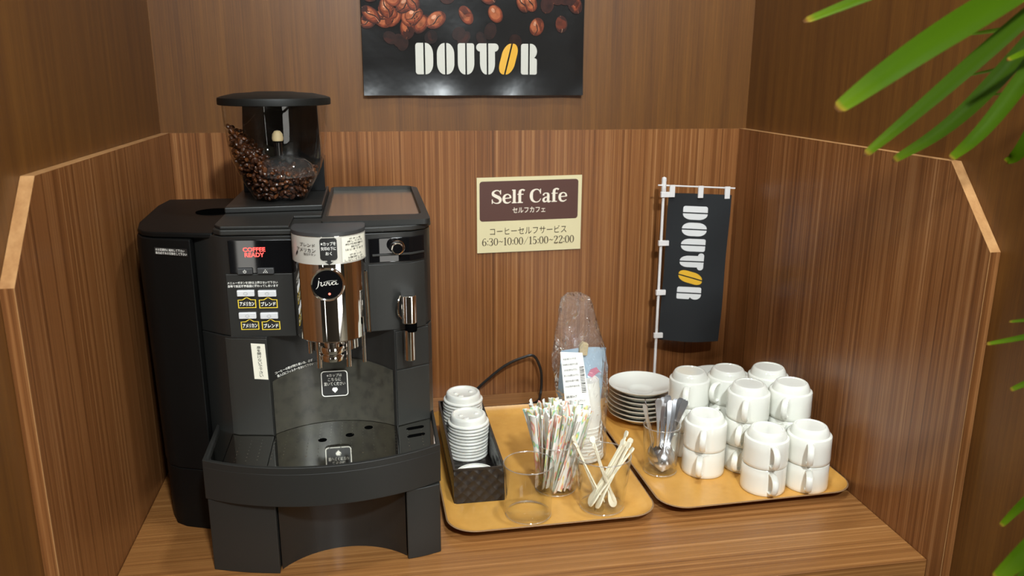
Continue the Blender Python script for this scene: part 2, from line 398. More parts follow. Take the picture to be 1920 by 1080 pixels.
# raised rim round the cup warmer
wx0, wx1, wy0, wy1 = .2960, .4480, -.4780, -.130
b = MB(); n = 6
outer = rr(wx0, wx1, wy0, wy1, .003, .02, .012, .003); inner = rr(wx0+.004, wx1-.010, wy0+.046, wy1+.012, .003, .014, .012, .003)
nn = len(outer)
b.add([(x, y, .4627) for x, y in outer]+[(x, y, .4700) for x, y in outer]+[(x, y, .4700) for x, y in inner]+[(x, y, .4630) for x, y in inner],
      [(k*nn+i, k*nn+(i+1) % nn, (k+1)*nn+(i+1) % nn, (k+1)*nn+i) for k in range(3) for i in range(nn)])
b.build('cup_warmer_rim', M_black2, cm, bevel=.0008)
b = MB(); b.prism(inner, .4628, .4640); b.build('cup_warmer_plate', M_brush, cm)
# left water tank housing, tapered towards the foot
def tank_ring(z, s):
    P = [(.018, -.135), (.014, -.20), (.024, -.36), (.034, -.412), (.046, -.437), (.064, -.450), (.1175, -.468), (.1175, -.135)]
    return [(.1175+(x-.1175)*s, y, z) for x, y in P]
b = MB(); b.loft([tank_ring(0, .90), tank_ring(.098, .915)]); b.build('tank_base', M_tank, cm, bevel=.0015)
b = MB(); b.loft([tank_ring(.0985, .925), tank_ring(.43, 1.0), tank_ring(.4475, .985)]); tk = b.build('water_tank', M_tank, cm, bevel=.002)
b = MB(); b.prism([(.020, -.138), (.016, -.20), (.026, -.36), (.036, -.410), (.048, -.434), (.066, -.447), (.1475, -.468), (.1475, -.138)], .4480, .4560); b.build('tank_cover', M_tank, cm, bevel=.0025)
b = MB(); b.lathe([(.0005, .4562), (.030, .4562), (.030, .4572), (.0005, .4572)], .122, -.285, 0, 32); b.build('cover_recess', M_dark, cm)
def tank_face(x): return -.450-.3365*(x-.064)-.0012
b = MB(); mp = lambda u, v: (u, tank_face(u)-.0006, v)
put_poly(b, [(.0665, .4262), (.1130, .4240), (.1130, .4350), (.0665, .4362)], mp, 1)
mp2 = lambda u, v: (u, tank_face(u)-.0011, v)
put_text(b, '水は定期的に補充して下さい', .0885, .4325, .041, .0038, mp2, .01, -.03)
put_text(b, '毎日必ず水の交換をして下さい', .0900, .4278, .044, .0038, mp2, .01, -.03)
b.build('water_notice', [M_white, M_ink], cm)
# base feet, recessed drawer front, drip tray
lf = arc3(.130, -.573, .176, -.5885, .2215, -.5985, 8)+[(.2225, -.470), (.130, -.470)]
MB().prism(lf, 0, .1085).build('foot', M_black2, cm, bevel=.0012)
rf = arc3(.3975, -.5925, .423, -.588, .4455, -.5805, 6)+[(.4455, -.470), (.3965, -.470)]
MB().prism(rf, 0, .1085).build('foot', M_black2, cm, bevel=.0012)
dr = arc3(.2235, -.588, .313, -.545, .3960, -.583, 20)+[(.3960, -.47), (.2235, -.47)]
MB().prism(dr, 0, .1080).build('drawer_front', mat('satin_black_front', (.016, .0155, .014), .22), cm)
of = arc3(.1275, -.572, .287, -.618, .4475, -.5745, 24); inf = arc3(.1325, -.568, .287, -.612, .4425, -.570, 24)
b = MB(); ring_o = of+[(.4475, -.452), (.1275, -.452)]
b.prism(ring_o, .1095, .1570)
# rim lip
n1 = len(of); lip_o = [(.1275, -.452)]+of+[(.4475, -.452)]; lip_i = [(.1310, -.452)]+inf+[(.4440, -.452)]
k = len(lip_o)
b.add([(x, y, .157) for x, y in lip_o]+[(x, y, .1665) for x, y in lip_o]+[(x, y, .1665) for x, y in lip_i]+[(x, y, .157) for x, y in lip_i],
      [(q*k+i, q*k+i+1, (q+1)*k+i+1, (q+1)*k+i) for q in range(3) for i in range(k-1)])
b.build('drip_tray', M_black2, cm, bevel=.0008)
# plate with raised dots, flat dark holes and slots, painted column reflections
b = MB(); pl = [(x, y+.0008) for x, y in inf]+[(.4425, -.453), (.1325, -.453)]
b.prism(pl, .1572, .1595, 0)
def dot(x, y, r=.0011):
    z = .1595; n = 6
    vs = [(x+r*math.cos(2*PI*i/n), y+r*math.sin(2*PI*i/n), z) for i in range(n)]+[(x, y, z+.0007)]
    b.add(vs, [(i, (i+1) % n, n) for i in range(n)], 0)
xs = [.168, .183, .198, .2165]+[.2165+.0155*k for k in range(1, 12)]+[.405, .425]
for x in xs:
    top = rec_y(x) if .2155 < x < .387 else -.49
    yy = -.568
    while yy < top-.008:
        if (x-.287)**2/ .16**2 < .98 and yy > -.612+ .045*((x-.287)/.155)**2+.008: dot(x, yy)
        yy += .0105
def disc(x, y, rx, ry, ang=0, n=20):
    put_poly(b, [(x+rx*math.cos(2*PI*i/n)*math.cos(ang)-ry*math.sin(2*PI*i/n)*math.sin(ang), y+rx*math.cos(2*PI*i/n)*math.sin(ang)+ry*math.sin(2*PI*i/n)*math.cos(ang)) for i in range(n)], lambda u, v: (u, v, .15975), 1)
for x, y in ((.2830, -.519), (.3215, -.508), (.3485, -.486)): disc(x, y, .0062, .0062)
for y in (-.500, -.526): put_poly(b, rrect(.4035, .4300, y-.0045, y+.0045, .0044), lambda u, v: (u, v+(u-.41)*.25, .15975), 1)
for x0, y0, y1 in ((.1525, -.574, -.478), (.2135, -.592, -.494), (.390, -.585, -.490)):
    put_poly(b, [(x0, y0), (x0+.0009, y0), (x0+.0009, y1), (x0, y1)], lambda u, v: (u, v, .1597), 1)  # dark lines painted in for the reflected column edges
b.build('drip_plate', [M_plate, M_dark], cm)
# control panel
b = MB(); b.prism([(.1625, -.4815), (.2535, -.4890), (.2535, -.478), (.1625, -.472)], .3085, .4005)
cp = b.build('control_panel', M_black2, cm, bevel=.0012)
def cpy(u): return -.4815-(u-.1625)*.0824
b = MB(); b.prism([(.1690, cpy(.169)-.0002), (.2548, cpy(.2548)-.0002), (.2548, -.478), (.1690, -.474)], .4012, .4482)
dw = b.build('display_window', M_gloss, cm, bevel=.0008)
b = MB(); mpd = lambda u, v: (u, cpy(u)-.0006, v)
put_text(b, 'COFFEE', .2040, .4350, .030, .0060, mpd, .02); put_text(b, 'READY', .2040, .4275, .026, .0060, mpd, .02)
b.build('display_lettering', M_red, dw)
for k, (x0, x1) in enumerate(((.1795, .2000), (.2062, .2290))):
    b = MB(); b.prism([(x0, cpy(x0)-.004), (x1, cpy(x1)-.004), (x1, -.48), (x0, -.476)], .4005, .4092)
    bt = b.build('power_button' if k == 0 else 'rinse_button', M_grey, cm, bevel=.0014)
    b = MB(); mpb = lambda u, v: (u, cpy(u)-.0046, v); xc = (x0+x1)/2
    if k == 0:
        for q in range(10):
            a0 = PI/2+.6+(2*PI-1.2)*q/10; a1 = PI/2+.6+(2*PI-1.2)*(q+1)/10
            put_poly(b, [(xc+.0016*math.cos(a0), .4047+.0016*math.sin(a0)), (xc+.0022*math.cos(a0), .4047+.0022*math.sin(a0)), (xc+.0022*math.cos(a1), .4047+.0022*math.sin(a1)), (xc+.0016*math.cos(a1), .4047+.0016*math.sin(a1))], mpb)
        put_poly(b, [(xc-.0003, .4047), (xc+.0003, .4047), (xc+.0003, .4075), (xc-.0003, .4075)], mpb)
    else:
        for dx, dz in ((0, .0018), (-.0012, 0), (.0012, 0), (-.0024, -.0018), (0, -.0018), (.0024, -.0018)):
            put_poly(b, [(xc+dx+.0006*math.cos(q*PI/4), .4050+dz+.0006*math.sin(q*PI/4)) for q in range(8)], mpb)
    b.build('symbol', M_white, bt)
def button_and_tag(x0, x1, z0, z1, tz0, tz1, text, tx0, tx1):
    b = MB(); b.prism([(x0, cpy(x0)-.0045), (x1, cpy(x1)-.0045), (x1, -.483), (x0, -.478)], z0, z1)
    bt = b.build('brew_button', M_silver, cm, bevel=.0012)
    b = MB(); mpb = lambda u, v: (u, cpy(u)-.0050, v); xc = (x0+x1)/2; zc = (z0+z1)/2
    put_frame(b, [(xc+.0028*math.cos(q*PI/8), zc+.0020*math.sin(q*PI/8)) for q in range(16)], [(xc+.0024*math.cos(q*PI/8), zc+.0016*math.sin(q*PI/8)) for q in range(16)], mpb)
    b.build('cup_symbol', mat('grey_print', '8a8a88', .5), bt)
    b = MB(); xm = (tx0+tx1)/2
    o = [(tx0, tz0), (tx1, tz0), (tx1, tz1-.0042), (xm+.006, tz1-.0040), (xm, tz1), (xm-.006, tz1-.0040), (tx0, tz1-.0042)]
    cx, cz = xm, (tz0+tz1-.003)/2
    i = [(cx+(x-cx)*.90, cz+(z-cz)*.84) for x, z in o]
    put_poly(b, o, lambda u, v: (u, cpy(u)-.0004, v), 1); put_frame(b, o, i, lambda u, v: (u, cpy(u)-.0008, v), 0)
    put_text(b, text, xm, cz-.0006, (tx1-tx0)*.80, .0062, lambda u, v: (u, cpy(u)-.0009, v), .03, 0, 2)
    b.build('button_label', [M_yel, M_ink, M_white], cm)
button_and_tag(.1765, .2003, .3690, .3778, .3515, .3680, 'アメリカン', .1765, .2012)
button_and_tag(.2050, .2300, .3680, .3772, .3508, .3675, 'ブレンド', .2052, .2305)
button_and_tag(.1765, .2005, .3365, .3455, .3198, .3360, 'アメリカン', .1782, .2030)
button_and_tag(.2058, .2302, .3358, .3448, .3190, .3355, 'ブレンド', .2068, .2320)
b = MB(); put_text(b, 'メニューボタンを2秒以上押さないで下さい', .1985, .3880, .068, .0038, lambda u, v: (u, cpy(u)-.0004, v), .012)
put_text(b, '自動で設定変更画面に変わってしまいます', .1990, .3832, .068, .0038, lambda u, v: (u, cpy(u)-.0004, v), .012)
b.build('panel_notice', M_white, cm)
# white vertical label on the left column
b = MB(); cy_ = lambda u: -.4835-(u-.163)*.1818-.0005
mpv = lambda u, v: (u, cy_(u), v)
q4 = lambda u, v: (u+(.2755-v)*-.000, cy_(u), v)
put_poly(b, [(.1915, .2475), (.2110, .2465), (.2095, .3000), (.1900, .3010)], q4, 0)
for k, ch in enumerate('扉を開けないで下さい'):
    put_text(b, ch, .2005+.00006*k*2, .2950-.0047*k, .0052, .0040, lambda u, v: (u, cy_(u)-.0004, v), .006, 0, 1)
b.build('door_label', [M_paper, M_ink], cm)
# two lines of print below the brew head on the recess
b = MB(); mpr = lambda u, v: (u, rec_y(u)-.0030, v)
put_text(b, 'コーヒーの粉が残り易い為、必ず', .2455, .2568, .052, .0042, mpr, .012, .16)
put_text(b, '投入口にフィルターをおいて下さい', .2470, .2512, .050, .0042, mpr, .012, .16)
b.build('filter_notice', M_white, cm)
# cup placement sticker
b = MB(); mps = lambda u, v: (u, -.4574, v)
gridn = 8; x0, x1, z0, z1 = .2815, .3205, .2010, .2415
o = rrect(x0, x1, z0, z1, .005); i = rrect(x0+.0013, x1-.0013, z0+.0013, z1-.0013, .004)
put_poly(b, o, mps, 1); put_frame(b, o, i, lambda u, v: (u, -.4577, v), 0)
mpt = lambda u, v: (u, -.4577, v)
put_text(b, '※カップは', .3010, .2345, .022, .0050, mpt, .010); put_text(b, 'こちらに', .3010, .2280, .019, .0050, mpt, .010)
put_text(b, '置いてください', .3010, .2210, .031, .0054, mpt, .010)
put_poly(b, [(.3010, .2065), (.3050, .2110), (.3050, .2130), (.3035, .2150), (.2985, .2150), (.2970, .2130), (.2970, .2110)], mpt)
b.build('cup_place_sticker', [M_white, M_ink], cm)
# chrome brew head
HX, HY, HR = .3060, -.5000, .0490
def stad(r, z, y1=-.480, n=24, yc=HY): return [(HX-r, y1, z)]+[(HX-r*math.cos(PI*k/n), yc-r*math.sin(PI*k/n), z) for k in range(n+1)]+[(HX+r, y1, z)]
b = MB(); b.loft([stad(HR-.001, .3150), stad(HR, .3165), stad(HR, .4620)], True, True)
bh = b.build('brew_head', M_chrome, cm, ang=20)
b = MB(); b.loft([stad(HR+.0006, .4622), stad(HR+.0006, .4670), stad(HR-.003, .4685)], True, True); b.build('head_cap', M_grey, bh)
b = MB(); b.loft([stad(.0395, .2960, -.470, 24, -.492), stad(.0395, .3155, -.470, 24, -.492)], True, True); b.build('lower_collar', M_chrome, bh)
def hmap(off):
    def f(u, v):
        a = (u-HX)/HR; return (HX+(HR+off)*math.sin(a), HY-(HR+off)*math.cos(a), v)
    return f
def curved_quad(b, u0, u1, v0, v1, off, m, n=18):
    f = hmap(off); vs = []
    for k in range(n+1):
        u = u0+(u1-u0)*k/n; vs += [f(u, v0), f(u, v1)]
    b.add(vs, [(2*k, 2*k+2, 2*k+3, 2*k+1) for k in range(n)], m)
b = MB(); hw = HR*1.50
curved_quad(b, HX-hw, HX+hw, .4245, .4615, .0006, 0, 30)
curved_quad(b, HX+.0190, HX+.0640, .4265, .4600, .0011, 1, 14)
curved_quad(b, HX-.0095, HX+.0125, .4330, .4580, .0013, 2, 8); curved_quad(b, HX-.0070, HX+.0100, .4305, .4605, .00135, 2, 8)
curved_quad(b, HX-.0087, HX+.0117, .4314, .4596, .00132, 2, 8)
put_poly(b, [(HX-.001, .4310), (HX-.001, .4285), (HX-.0040, .4285), (HX+.0015, .4245), (HX+.0070, .4285), (HX+.0040, .4285), (HX+.0040, .4310)], hmap(.0012), 2)
mt = hmap(.0016)
put_text(b, '※カップを', HX+.0015, .4530, .0190, .0050, mt, .010, 0, 3); put_text(b, '矢印の下に', HX+.0015, .4465, .0190, .0050, mt, .010, 0, 3)
put_text(b, 'おく', HX+.0015, .4398, .0080, .0046, mt, .010, 0, 3)
put_text(b, 'ブレンド', HX-.0270, .4510, .0230, .0050, mt, .01, -.04, 2); put_text(b, 'アメリカン', HX-.0300, .4440, .0300, .0052, mt, .01, -.04, 2)
put_text(b, '抽出ボタン', HX-.0240, .4385, .0180, .0036, mt, .0, -.02, 2)
put_poly(b, [(HX-.0480, .4385), (HX-.0450, .4420), (HX-.0435, .4405), (HX-.0440, .4390), (HX-.0465, .4360), (HX-.0490, .4350)], mt, 2)
for k, s in enumerate(('ボタンを', '押してから', '約70秒後に', '抽出が', 'はじまります', '・', 'ボタンの', '2度押しは', 'しないで下さい')):
    wq = .0054*len(s) if len(s) > 1 else .0012
    put_text(b, s, HX+.0400, .4572-.0036*k, min(wq, .036), .0027 if len(s) > 1 else .0009, mt, .005, 0, 2)
b.build('head_label', [M_lab_silver, M_paper, M_ink, M_white], bh)
# round badge
BX, BZ, BY = .3040, .3985, HY-HR
b = MB(); n = 40
rg = lambda r, y: [(BX+r*math.cos(2*PI*i/n), y, BZ+r*math.sin(2*PI*i/n)) for i in range(n)]
b.loft([rg(.0228, BY+.012), rg(.0228, BY-.0045), rg(.0215, BY-.006), rg(.0198, BY-.0052)], False, False, 0)
b.loft([rg(.0198, BY-.0052), rg(.0005, BY-.0050)], False, False, 1)
bd = b.build('badge', [M_chrome, M_gloss], bh)
b = MB(); mj = lambda u, v: (BX+u*.0175, BY-.0058, BZ+v*.0175)
for p, w in (([(-.62, .36), (-.66, .10), (-.72, -.12), (-.86, -.30)], [.07, .09, .08, .03]), ([(-.60, .48), (-.57, .54)], [.09, .09]),
             ([(-.58, .18), (-.44, .20), (-.48, -.02), (-.36, -.06), (-.20, .14)], [.03, .08, .09, .08, .05]), ([(-.18, .24), (-.22, .02), (-.10, -.04)], [.06, .09, .04]),
             ([(-.08, -.04), (0.0, .22), (.06, .10), (.16, .22)], [.05, .09, .05, .09]), ([(.16, .22), (.12, .02), (.22, -.02), (.34, .20)], [.05, .09, .06, .06]),
             ([(.66, .20), (.44, .22), (.36, .04), (.50, .0), (.66, .18), (.64, .02), (.82, .06)], [.05, .07, .08, .06, .06, .09, .03]), ([(-.30, .20), (.10, .30), (.74, .32)], [.02, .03, .03])):
    put_ribbon(b, p, [q*.72 for q in w], mj)
b.build('script_lettering', mat('pale_print', 'dcd8cc', .4), bd)
b = MB(); put_poly(b, [(.12+.09*math.cos(q*PI/6), -.72+.09*math.sin(q*PI/6)) for q in range(12)], mj); b.build('indicator_light', M_led, bd)
# spouts
b = MB(); b.lathe([(.011, 0), (.0155, .001), (.0165, .007), (.0160, .0085), (.0135, .0100), (.0165, .0125), (.0175, .0180), (.0165, .0215), (.0120, .0235), (.0140, .028)], .3045, -.530, .2850, 32, 0, True)
b.build('spout_collar', M_chrome, bh)
for x, y, z0, r in ((.2862, -.530, .2735, .0036), (.3262, -.530, .2735, .0040), (.3475, -.522, .2760, .0028), (.2745, -.522, .2930, .0034)):
    b = MB(); b.lathe([(r*.7, 0), (r, .0006), (r, .045)], x, y, z0, 16, 0, True); b.build('spout_tube', M_chrome, bh)
# fittings on the right of the head: strip of little chrome levers
b = MB(); b.tube([(.3565, -.505, .3150), (.3560, -.507, .36), (.3545, -.510, .405)], .0022, 8); b.build('side_rail', M_chrome, bh)
# right hand panel
b = MB(); b.prism([(.3590, -.4895), (.4195, -.4832), (.4385, -.470), (.4385, -.46), (.3590, -.475)], .4110, .4460); gp = b.build('valve_panel', M_gloss, cm, bevel=.001)
b = MB(); b.prism([(.3640, -.4915), (.4190, -.4850), (.4380, -.4715), (.4380, -.465), (.3640, -.48)], .4205, .4235); b.build('panel_ridge', M_black2, gp, bevel=.0006)
b = MB(); n = 24
kr = lambda r, y: [(.3995+r*math.cos(2*PI*i/n), y, .4330+r*math.sin(2*PI*i/n)) for i in range(n)]
b.loft([kr(.0105, -.483), kr(.0105, -.4925), kr(.0090, -.4945), kr(.0085, -.5010), kr(.0070, -.5020)], True, False, 0); b.loft([kr(.0070, -.5020), kr(.0003, -.5012)], False, False, 1)
b.build('steam_knob', [M_chrome, M_gloss], cm)
b = MB(); b.prism([(.3575, -.4890), (.4195, -.4825), (.4385, -.4692), (.4385, -.46), (.3575, -.475)], .3095, .4085); b.build('side_panel', M_black2, cm, bevel=.0012)
# steam wand
b = MB(); b.prism(rr(.4020, .4230, -.5120, -.4770, 0, 0, .008, .008, 6), .3250, .3660); sw = b.build('steam_wand', M_chrome, cm, bevel=.0012)
b = MB(); b.lathe([(.0078, 0), (.0085, .001), (.0085, .0125), (.0078, .0135)], .4150, -.5020, .3120, 20, 0, True); b.build('rubber_ring', M_dark, sw)
b = MB(); b.lathe([(.0070, 0), (.0078, .0008), (.0078, .046)], .4120, -.5010, .2680, 20, 0, True); b.build('nozzle', M_chrome, sw)
b = MB(); b.tube(spline([(.4015, -.492, .362), (.3975, -.497, .352), (.3975, -.497, .338), (.4015, -.492, .328)], 6), .0016, 8); b.build('wand_clip', M_chrome, sw)
# bean hopper
HPX, HPY = .2255, -.300
b = MB(); b.prism([(.1500, -.372), (.2925, -.362), (.2925, -.150), (.1500, -.150)], .4670, .4760); b.build('hopper_base', M_black, cm, bevel=.002)
b = MB(); b.loft([[(.1570, -.212, z), (.2900, -.212, z), (.2900, -.155, z), (.1570, -.155, z)] for z in (.4762, .53)]+[[(.1600, -.214, .535), (.2860, -.214, .535), (.2860, -.160, .535), (.1600, -.160, .535)], [(.1650, -.216, .620), (.2840, -.216, .620), (.2840, -.165, .620), (.1650, -.165, .620)]])
b.build('hopper_pillar', mat('polished_black', (.006, .006, .006), .14), cm, bevel=.001)
hprof = [(.0395, .4765), (.0405, .4800), (.0470, .492), (.0560, .508), (.0645, .526), (.0710, .548), (.0748, .570), (.0772, .598), (.0785, .6245)]
b = MB(); b.lathe(hprof, HPX, HPY, 0, 56); hp = b.build('bean_hopper', M_hop, cm, recalc=True)
b = MB(); b.lathe([(.0005, .6425), (.030, .6420), (.034, .6412), (.060, .6395), (.078, .6355), (.0835, .6335), (.0842, .6310), (.0842, .6235), (.0825, .6228), (.0005, .6228)], HPX, HPY, 0, 56)
b.build('hopper_lid', mat('lid_black', (.007, .007, .006), .5, spec=.25), hp)
b = MB(); b.lathe([(.046, .516), (.040, .532), (.030, .541), (.016, .5455), (.0062, .547)], HPX+.012, HPY-.012, 0, 36)
b.build('bean_guard', thin_clear('clear_guard', (.9, .9, .88), ior=1.6, haze=.02), hp)
b = MB(); b.lathe([(.0062, .546), (.0062, .566), (.0085, .568), (.0002, .569)], HPX+.002, HPY-.012, 0, 20); b.build('guard_stem', M_gloss, hp)
b = MB(); b.lathe([(.0078, .5685), (.0088, .572), (.0078, .579), (.0045, .5835), (.0002, .5845)], HPX+.002, HPY-.012, 0, 20); b.build('guard_knob', M_tan, hp)

# coffee beans inside the hopper: nobody could count them
def hop_r(z):
    for (ra, za), (rb, zb) in zip(hprof, hprof[1:]):
        if za <= z <= zb: return ra+(rb-ra)*(z-za)/(zb-za)
    return 0
b = MB(); NB = 0; tries = 0
def add_bean(p, s, rot):
    vs = []; fs = []; nu, nv = 8, 5
    for j in range(nv):
        t = PI*(j+.5)/nv
        for i in range(nu):
            a = 2*PI*i/nu; x, y, z = math.sin(t)*math.cos(a), math.sin(t)*math.sin(a), math.cos(t)
            yy = y*.72 if y > 0 else y*.42
            if abs(x) < .35 and y < 0: yy *= .55
            v = rot @ Vector((x*.68, yy, z)); vs.append(p+v*s)
    for j in range(nv-1):
        for i in range(nu): fs.append((j*nu+i, j*nu+(i+1) % nu, (j+1)*nu+(i+1) % nu, (j+1)*nu+i))
    fs.append(tuple(range(nu))); fs.append(tuple(range((nv-1)*nu, nv*nu)))
    b.add(vs, fs, random.choice((0, 0, 0, 1)))
placed = []
while tries < 30000 and NB < 760:
    tries += 1
    z = random.uniform(.482, .598); R = hop_r(z)-.0058
    a = random.uniform(0, 2*PI); r = R*math.sqrt(random.uniform(.0, 1.0))
    if random.random() < .55: r = R*random.uniform(.9, 1)
    x, y = r*math.cos(a), r*math.sin(a)
    top = .527+max(0, -x-.012)*1.15-(.010 if x > .02 else 0)+.012*max(0, x-.03)/.03
    if z > min(top, .592): continue
    if math.hypot(x-.002, y+.012) < .012 and z > .54: continue
    p = Vector((HPX+x, HPY+y, z))
    if any((p-q).length < .0066 for q in placed): continue
    placed.append(p); NB += 1
    rot = Matrix.Rotation(random.uniform(0, 6.28), 3, 'Z') @ Matrix.Rotation(random.uniform(0, 3.14), 3, 'X') @ Matrix.Rotation(random.uniform(0, 3.14), 3, 'Y')
    add_bean(p, random.uniform(.0046, .0055), rot)
cbn = b.build('coffee_beans', [mat('roasted_bean', '3d2112', .3), mat('roasted_bean_light', '5a3217', .3)])
cbn['kind'] = 'stuff'; tag(cbn, 'dark roasted coffee beans heaped inside the clear hopper', 'coffee beans')

# ------------------------------------------------------------------ poster
PX0, PX1, PZ0, PZ1 = .3605, .7885, .6280, .9250
po = thing('poster', ((PX0+PX1)/2, -.001, PZ0), 'glossy dark poster of roasted coffee beans with large white wordmark on upper wall', 'poster')
def pw(x, z):
    d = max(0, 1-(z-PZ0)/.06)
    return -.0030-.0012*math.sin(x*31+z*9)*math.cos(z*23)-.0016-.0050*d*d*(1+.35*math.sin(x*40))
b = MB(); nx, nz = 60, 36
b.add([(PX0+(PX1-PX0)*i/nx, pw(PX0+(PX1-PX0)*i/nx, PZ0+(PZ1-PZ0)*j/nz), PZ0+(PZ1-PZ0)*j/nz) for j in range(nz+1) for i in range(nx+1)],
      [(j*(nx+1)+i, j*(nx+1)+i+1, (j+1)*(nx+1)+i+1, (j+1)*(nx+1)+i) for j in range(nz) for i in range(nx)])
M_post = mat('poster_black', (.006, .005, .0045), .27, bump=(9, .14, .012), spec=.3)
sheet = b.build('sheet', M_post, po)
b = MB(); rnd = random.Random(11); lay = 0
PBM = [mat('print_bean_%d' % k, c, .4, spec=.2) for k, c in enumerate(('32140b', '55220f', '76341b', '94502f', 'b98467', '1a0b07', '241009'))]
for m_ in PBM:
    n_, l_, p_ = nt(m_); t_ = n_.new('ShaderNodeTexCoord'); x_ = n_.new('ShaderNodeTexNoise'); x_.inputs['Scale'].default_value = 110; x_.inputs['Detail'].default_value = 3
    c_ = p_.inputs['Base Color'].default_value; r_ = ramp(n_, [(.3, tuple(q*.55 for q in c_[:3])), (.62, tuple(q*1.25 for q in c_[:3]))])
    l_.new(t_.outputs['Object'], x_.inputs['Vector']); l_.new(x_.outputs['Fac'], r_.inputs['Fac']); l_.new(r_.outputs['Color'], p_.inputs['Base Color'])
beans = []
for _ in range(95):
    x = rnd.uniform(PX0+.012, PX1-.012); t = rnd.random(); z = .722+t*.195
    lim = .742+.006*math.sin(x*40)
    if z < lim-.02: continue
    beans.append((x, z))
beans.sort(key=lambda q: q[1])
for x, z in beans:
    far = (z-.742)/.18
    deep = z < .752
    sx, sz = rnd.uniform(.0115, .0150)*(1 if not deep else .8), rnd.uniform(.0155, .0215)*(1 if not deep else .8); a = rnd.uniform(-1.2, 1.2)
    if x > .60 and z < .80 and rnd.random() < .45: continue
    lay += 1; dy = .0010+.000012*lay
    def bp(u, v): 
        X = x+u*math.cos(a)-v*math.sin(a); Z = z+u*math.sin(a)+v*math.cos(a)
        X = min(max(X, PX0+.0005), PX1-.0005); Z = min(Z, PZ1-.0005); return (X, Z)
    el = lambda rx, rz, ox, oz, d, m: put_poly(b, [bp(ox+rx*math.cos(2*PI*i/20), oz+rz*math.sin(2*PI*i/20)) for i in range(20)], lambda u, v: (u, pw(u, v)-dy-d, v), m)
    if deep:
        el(sx, sz, 0, 0, 0, rnd.choice((5, 6, 6))); el(sx*.7, sz*.7, -sx*.15, sz*.12, .000002, 6 if rnd.random() < .6 else 0); continue
    k0 = rnd.choice((0, 0, 1)); lx, lz = math.cos(2.2-a), math.sin(2.2-a)        # printed highlight side
    for q, (f, o) in enumerate(((1, 0), (.90, .07), (.76, .15), (.56, .26))):
        el(sx*f, sz*f, sx*o*lx, sz*o*lz, .000002*q, min(k0+q, 3))
    if rnd.random() < .7: el(sx*.22, sz*.26, sx*.45*lx, sz*.45*lz, .000008, 4)
    if rnd.random() < .8:
        cr = [bp(.0, -sz*.97), bp(sx*.24, -sz*.35), bp(-sx*.16, sz*.3), bp(0, sz*.97)]
        put_ribbon(b, [(u_-.0009, v_) for u_, v_ in cr], [.0006, .0016, .0016, .0006], lambda u, v: (u, pw(u, v)-dy-.000009, v), 4 if rnd.random() < .4 else 3)
        put_ribbon(b, cr, [.0006, .0019, .0019, .0006], lambda u, v: (u, pw(u, v)-dy-.000010, v), 5)
b.build('bean_print', PBM, po)
b = MB(); S = (.0578); LX, LZ = .4597, .6672
SW = .2355/4.164
for poly, c in LOGO: put_poly(b, [(LX+x*SW, LZ+y*S) for x, y in poly], lambda u, v: (u, pw(u, v)-.0023, v), c)
b.build('wordmark', [mat('poster_white', 'c2bfb4', .45), mat('poster_yellow', 'd8a022', .4)], po)

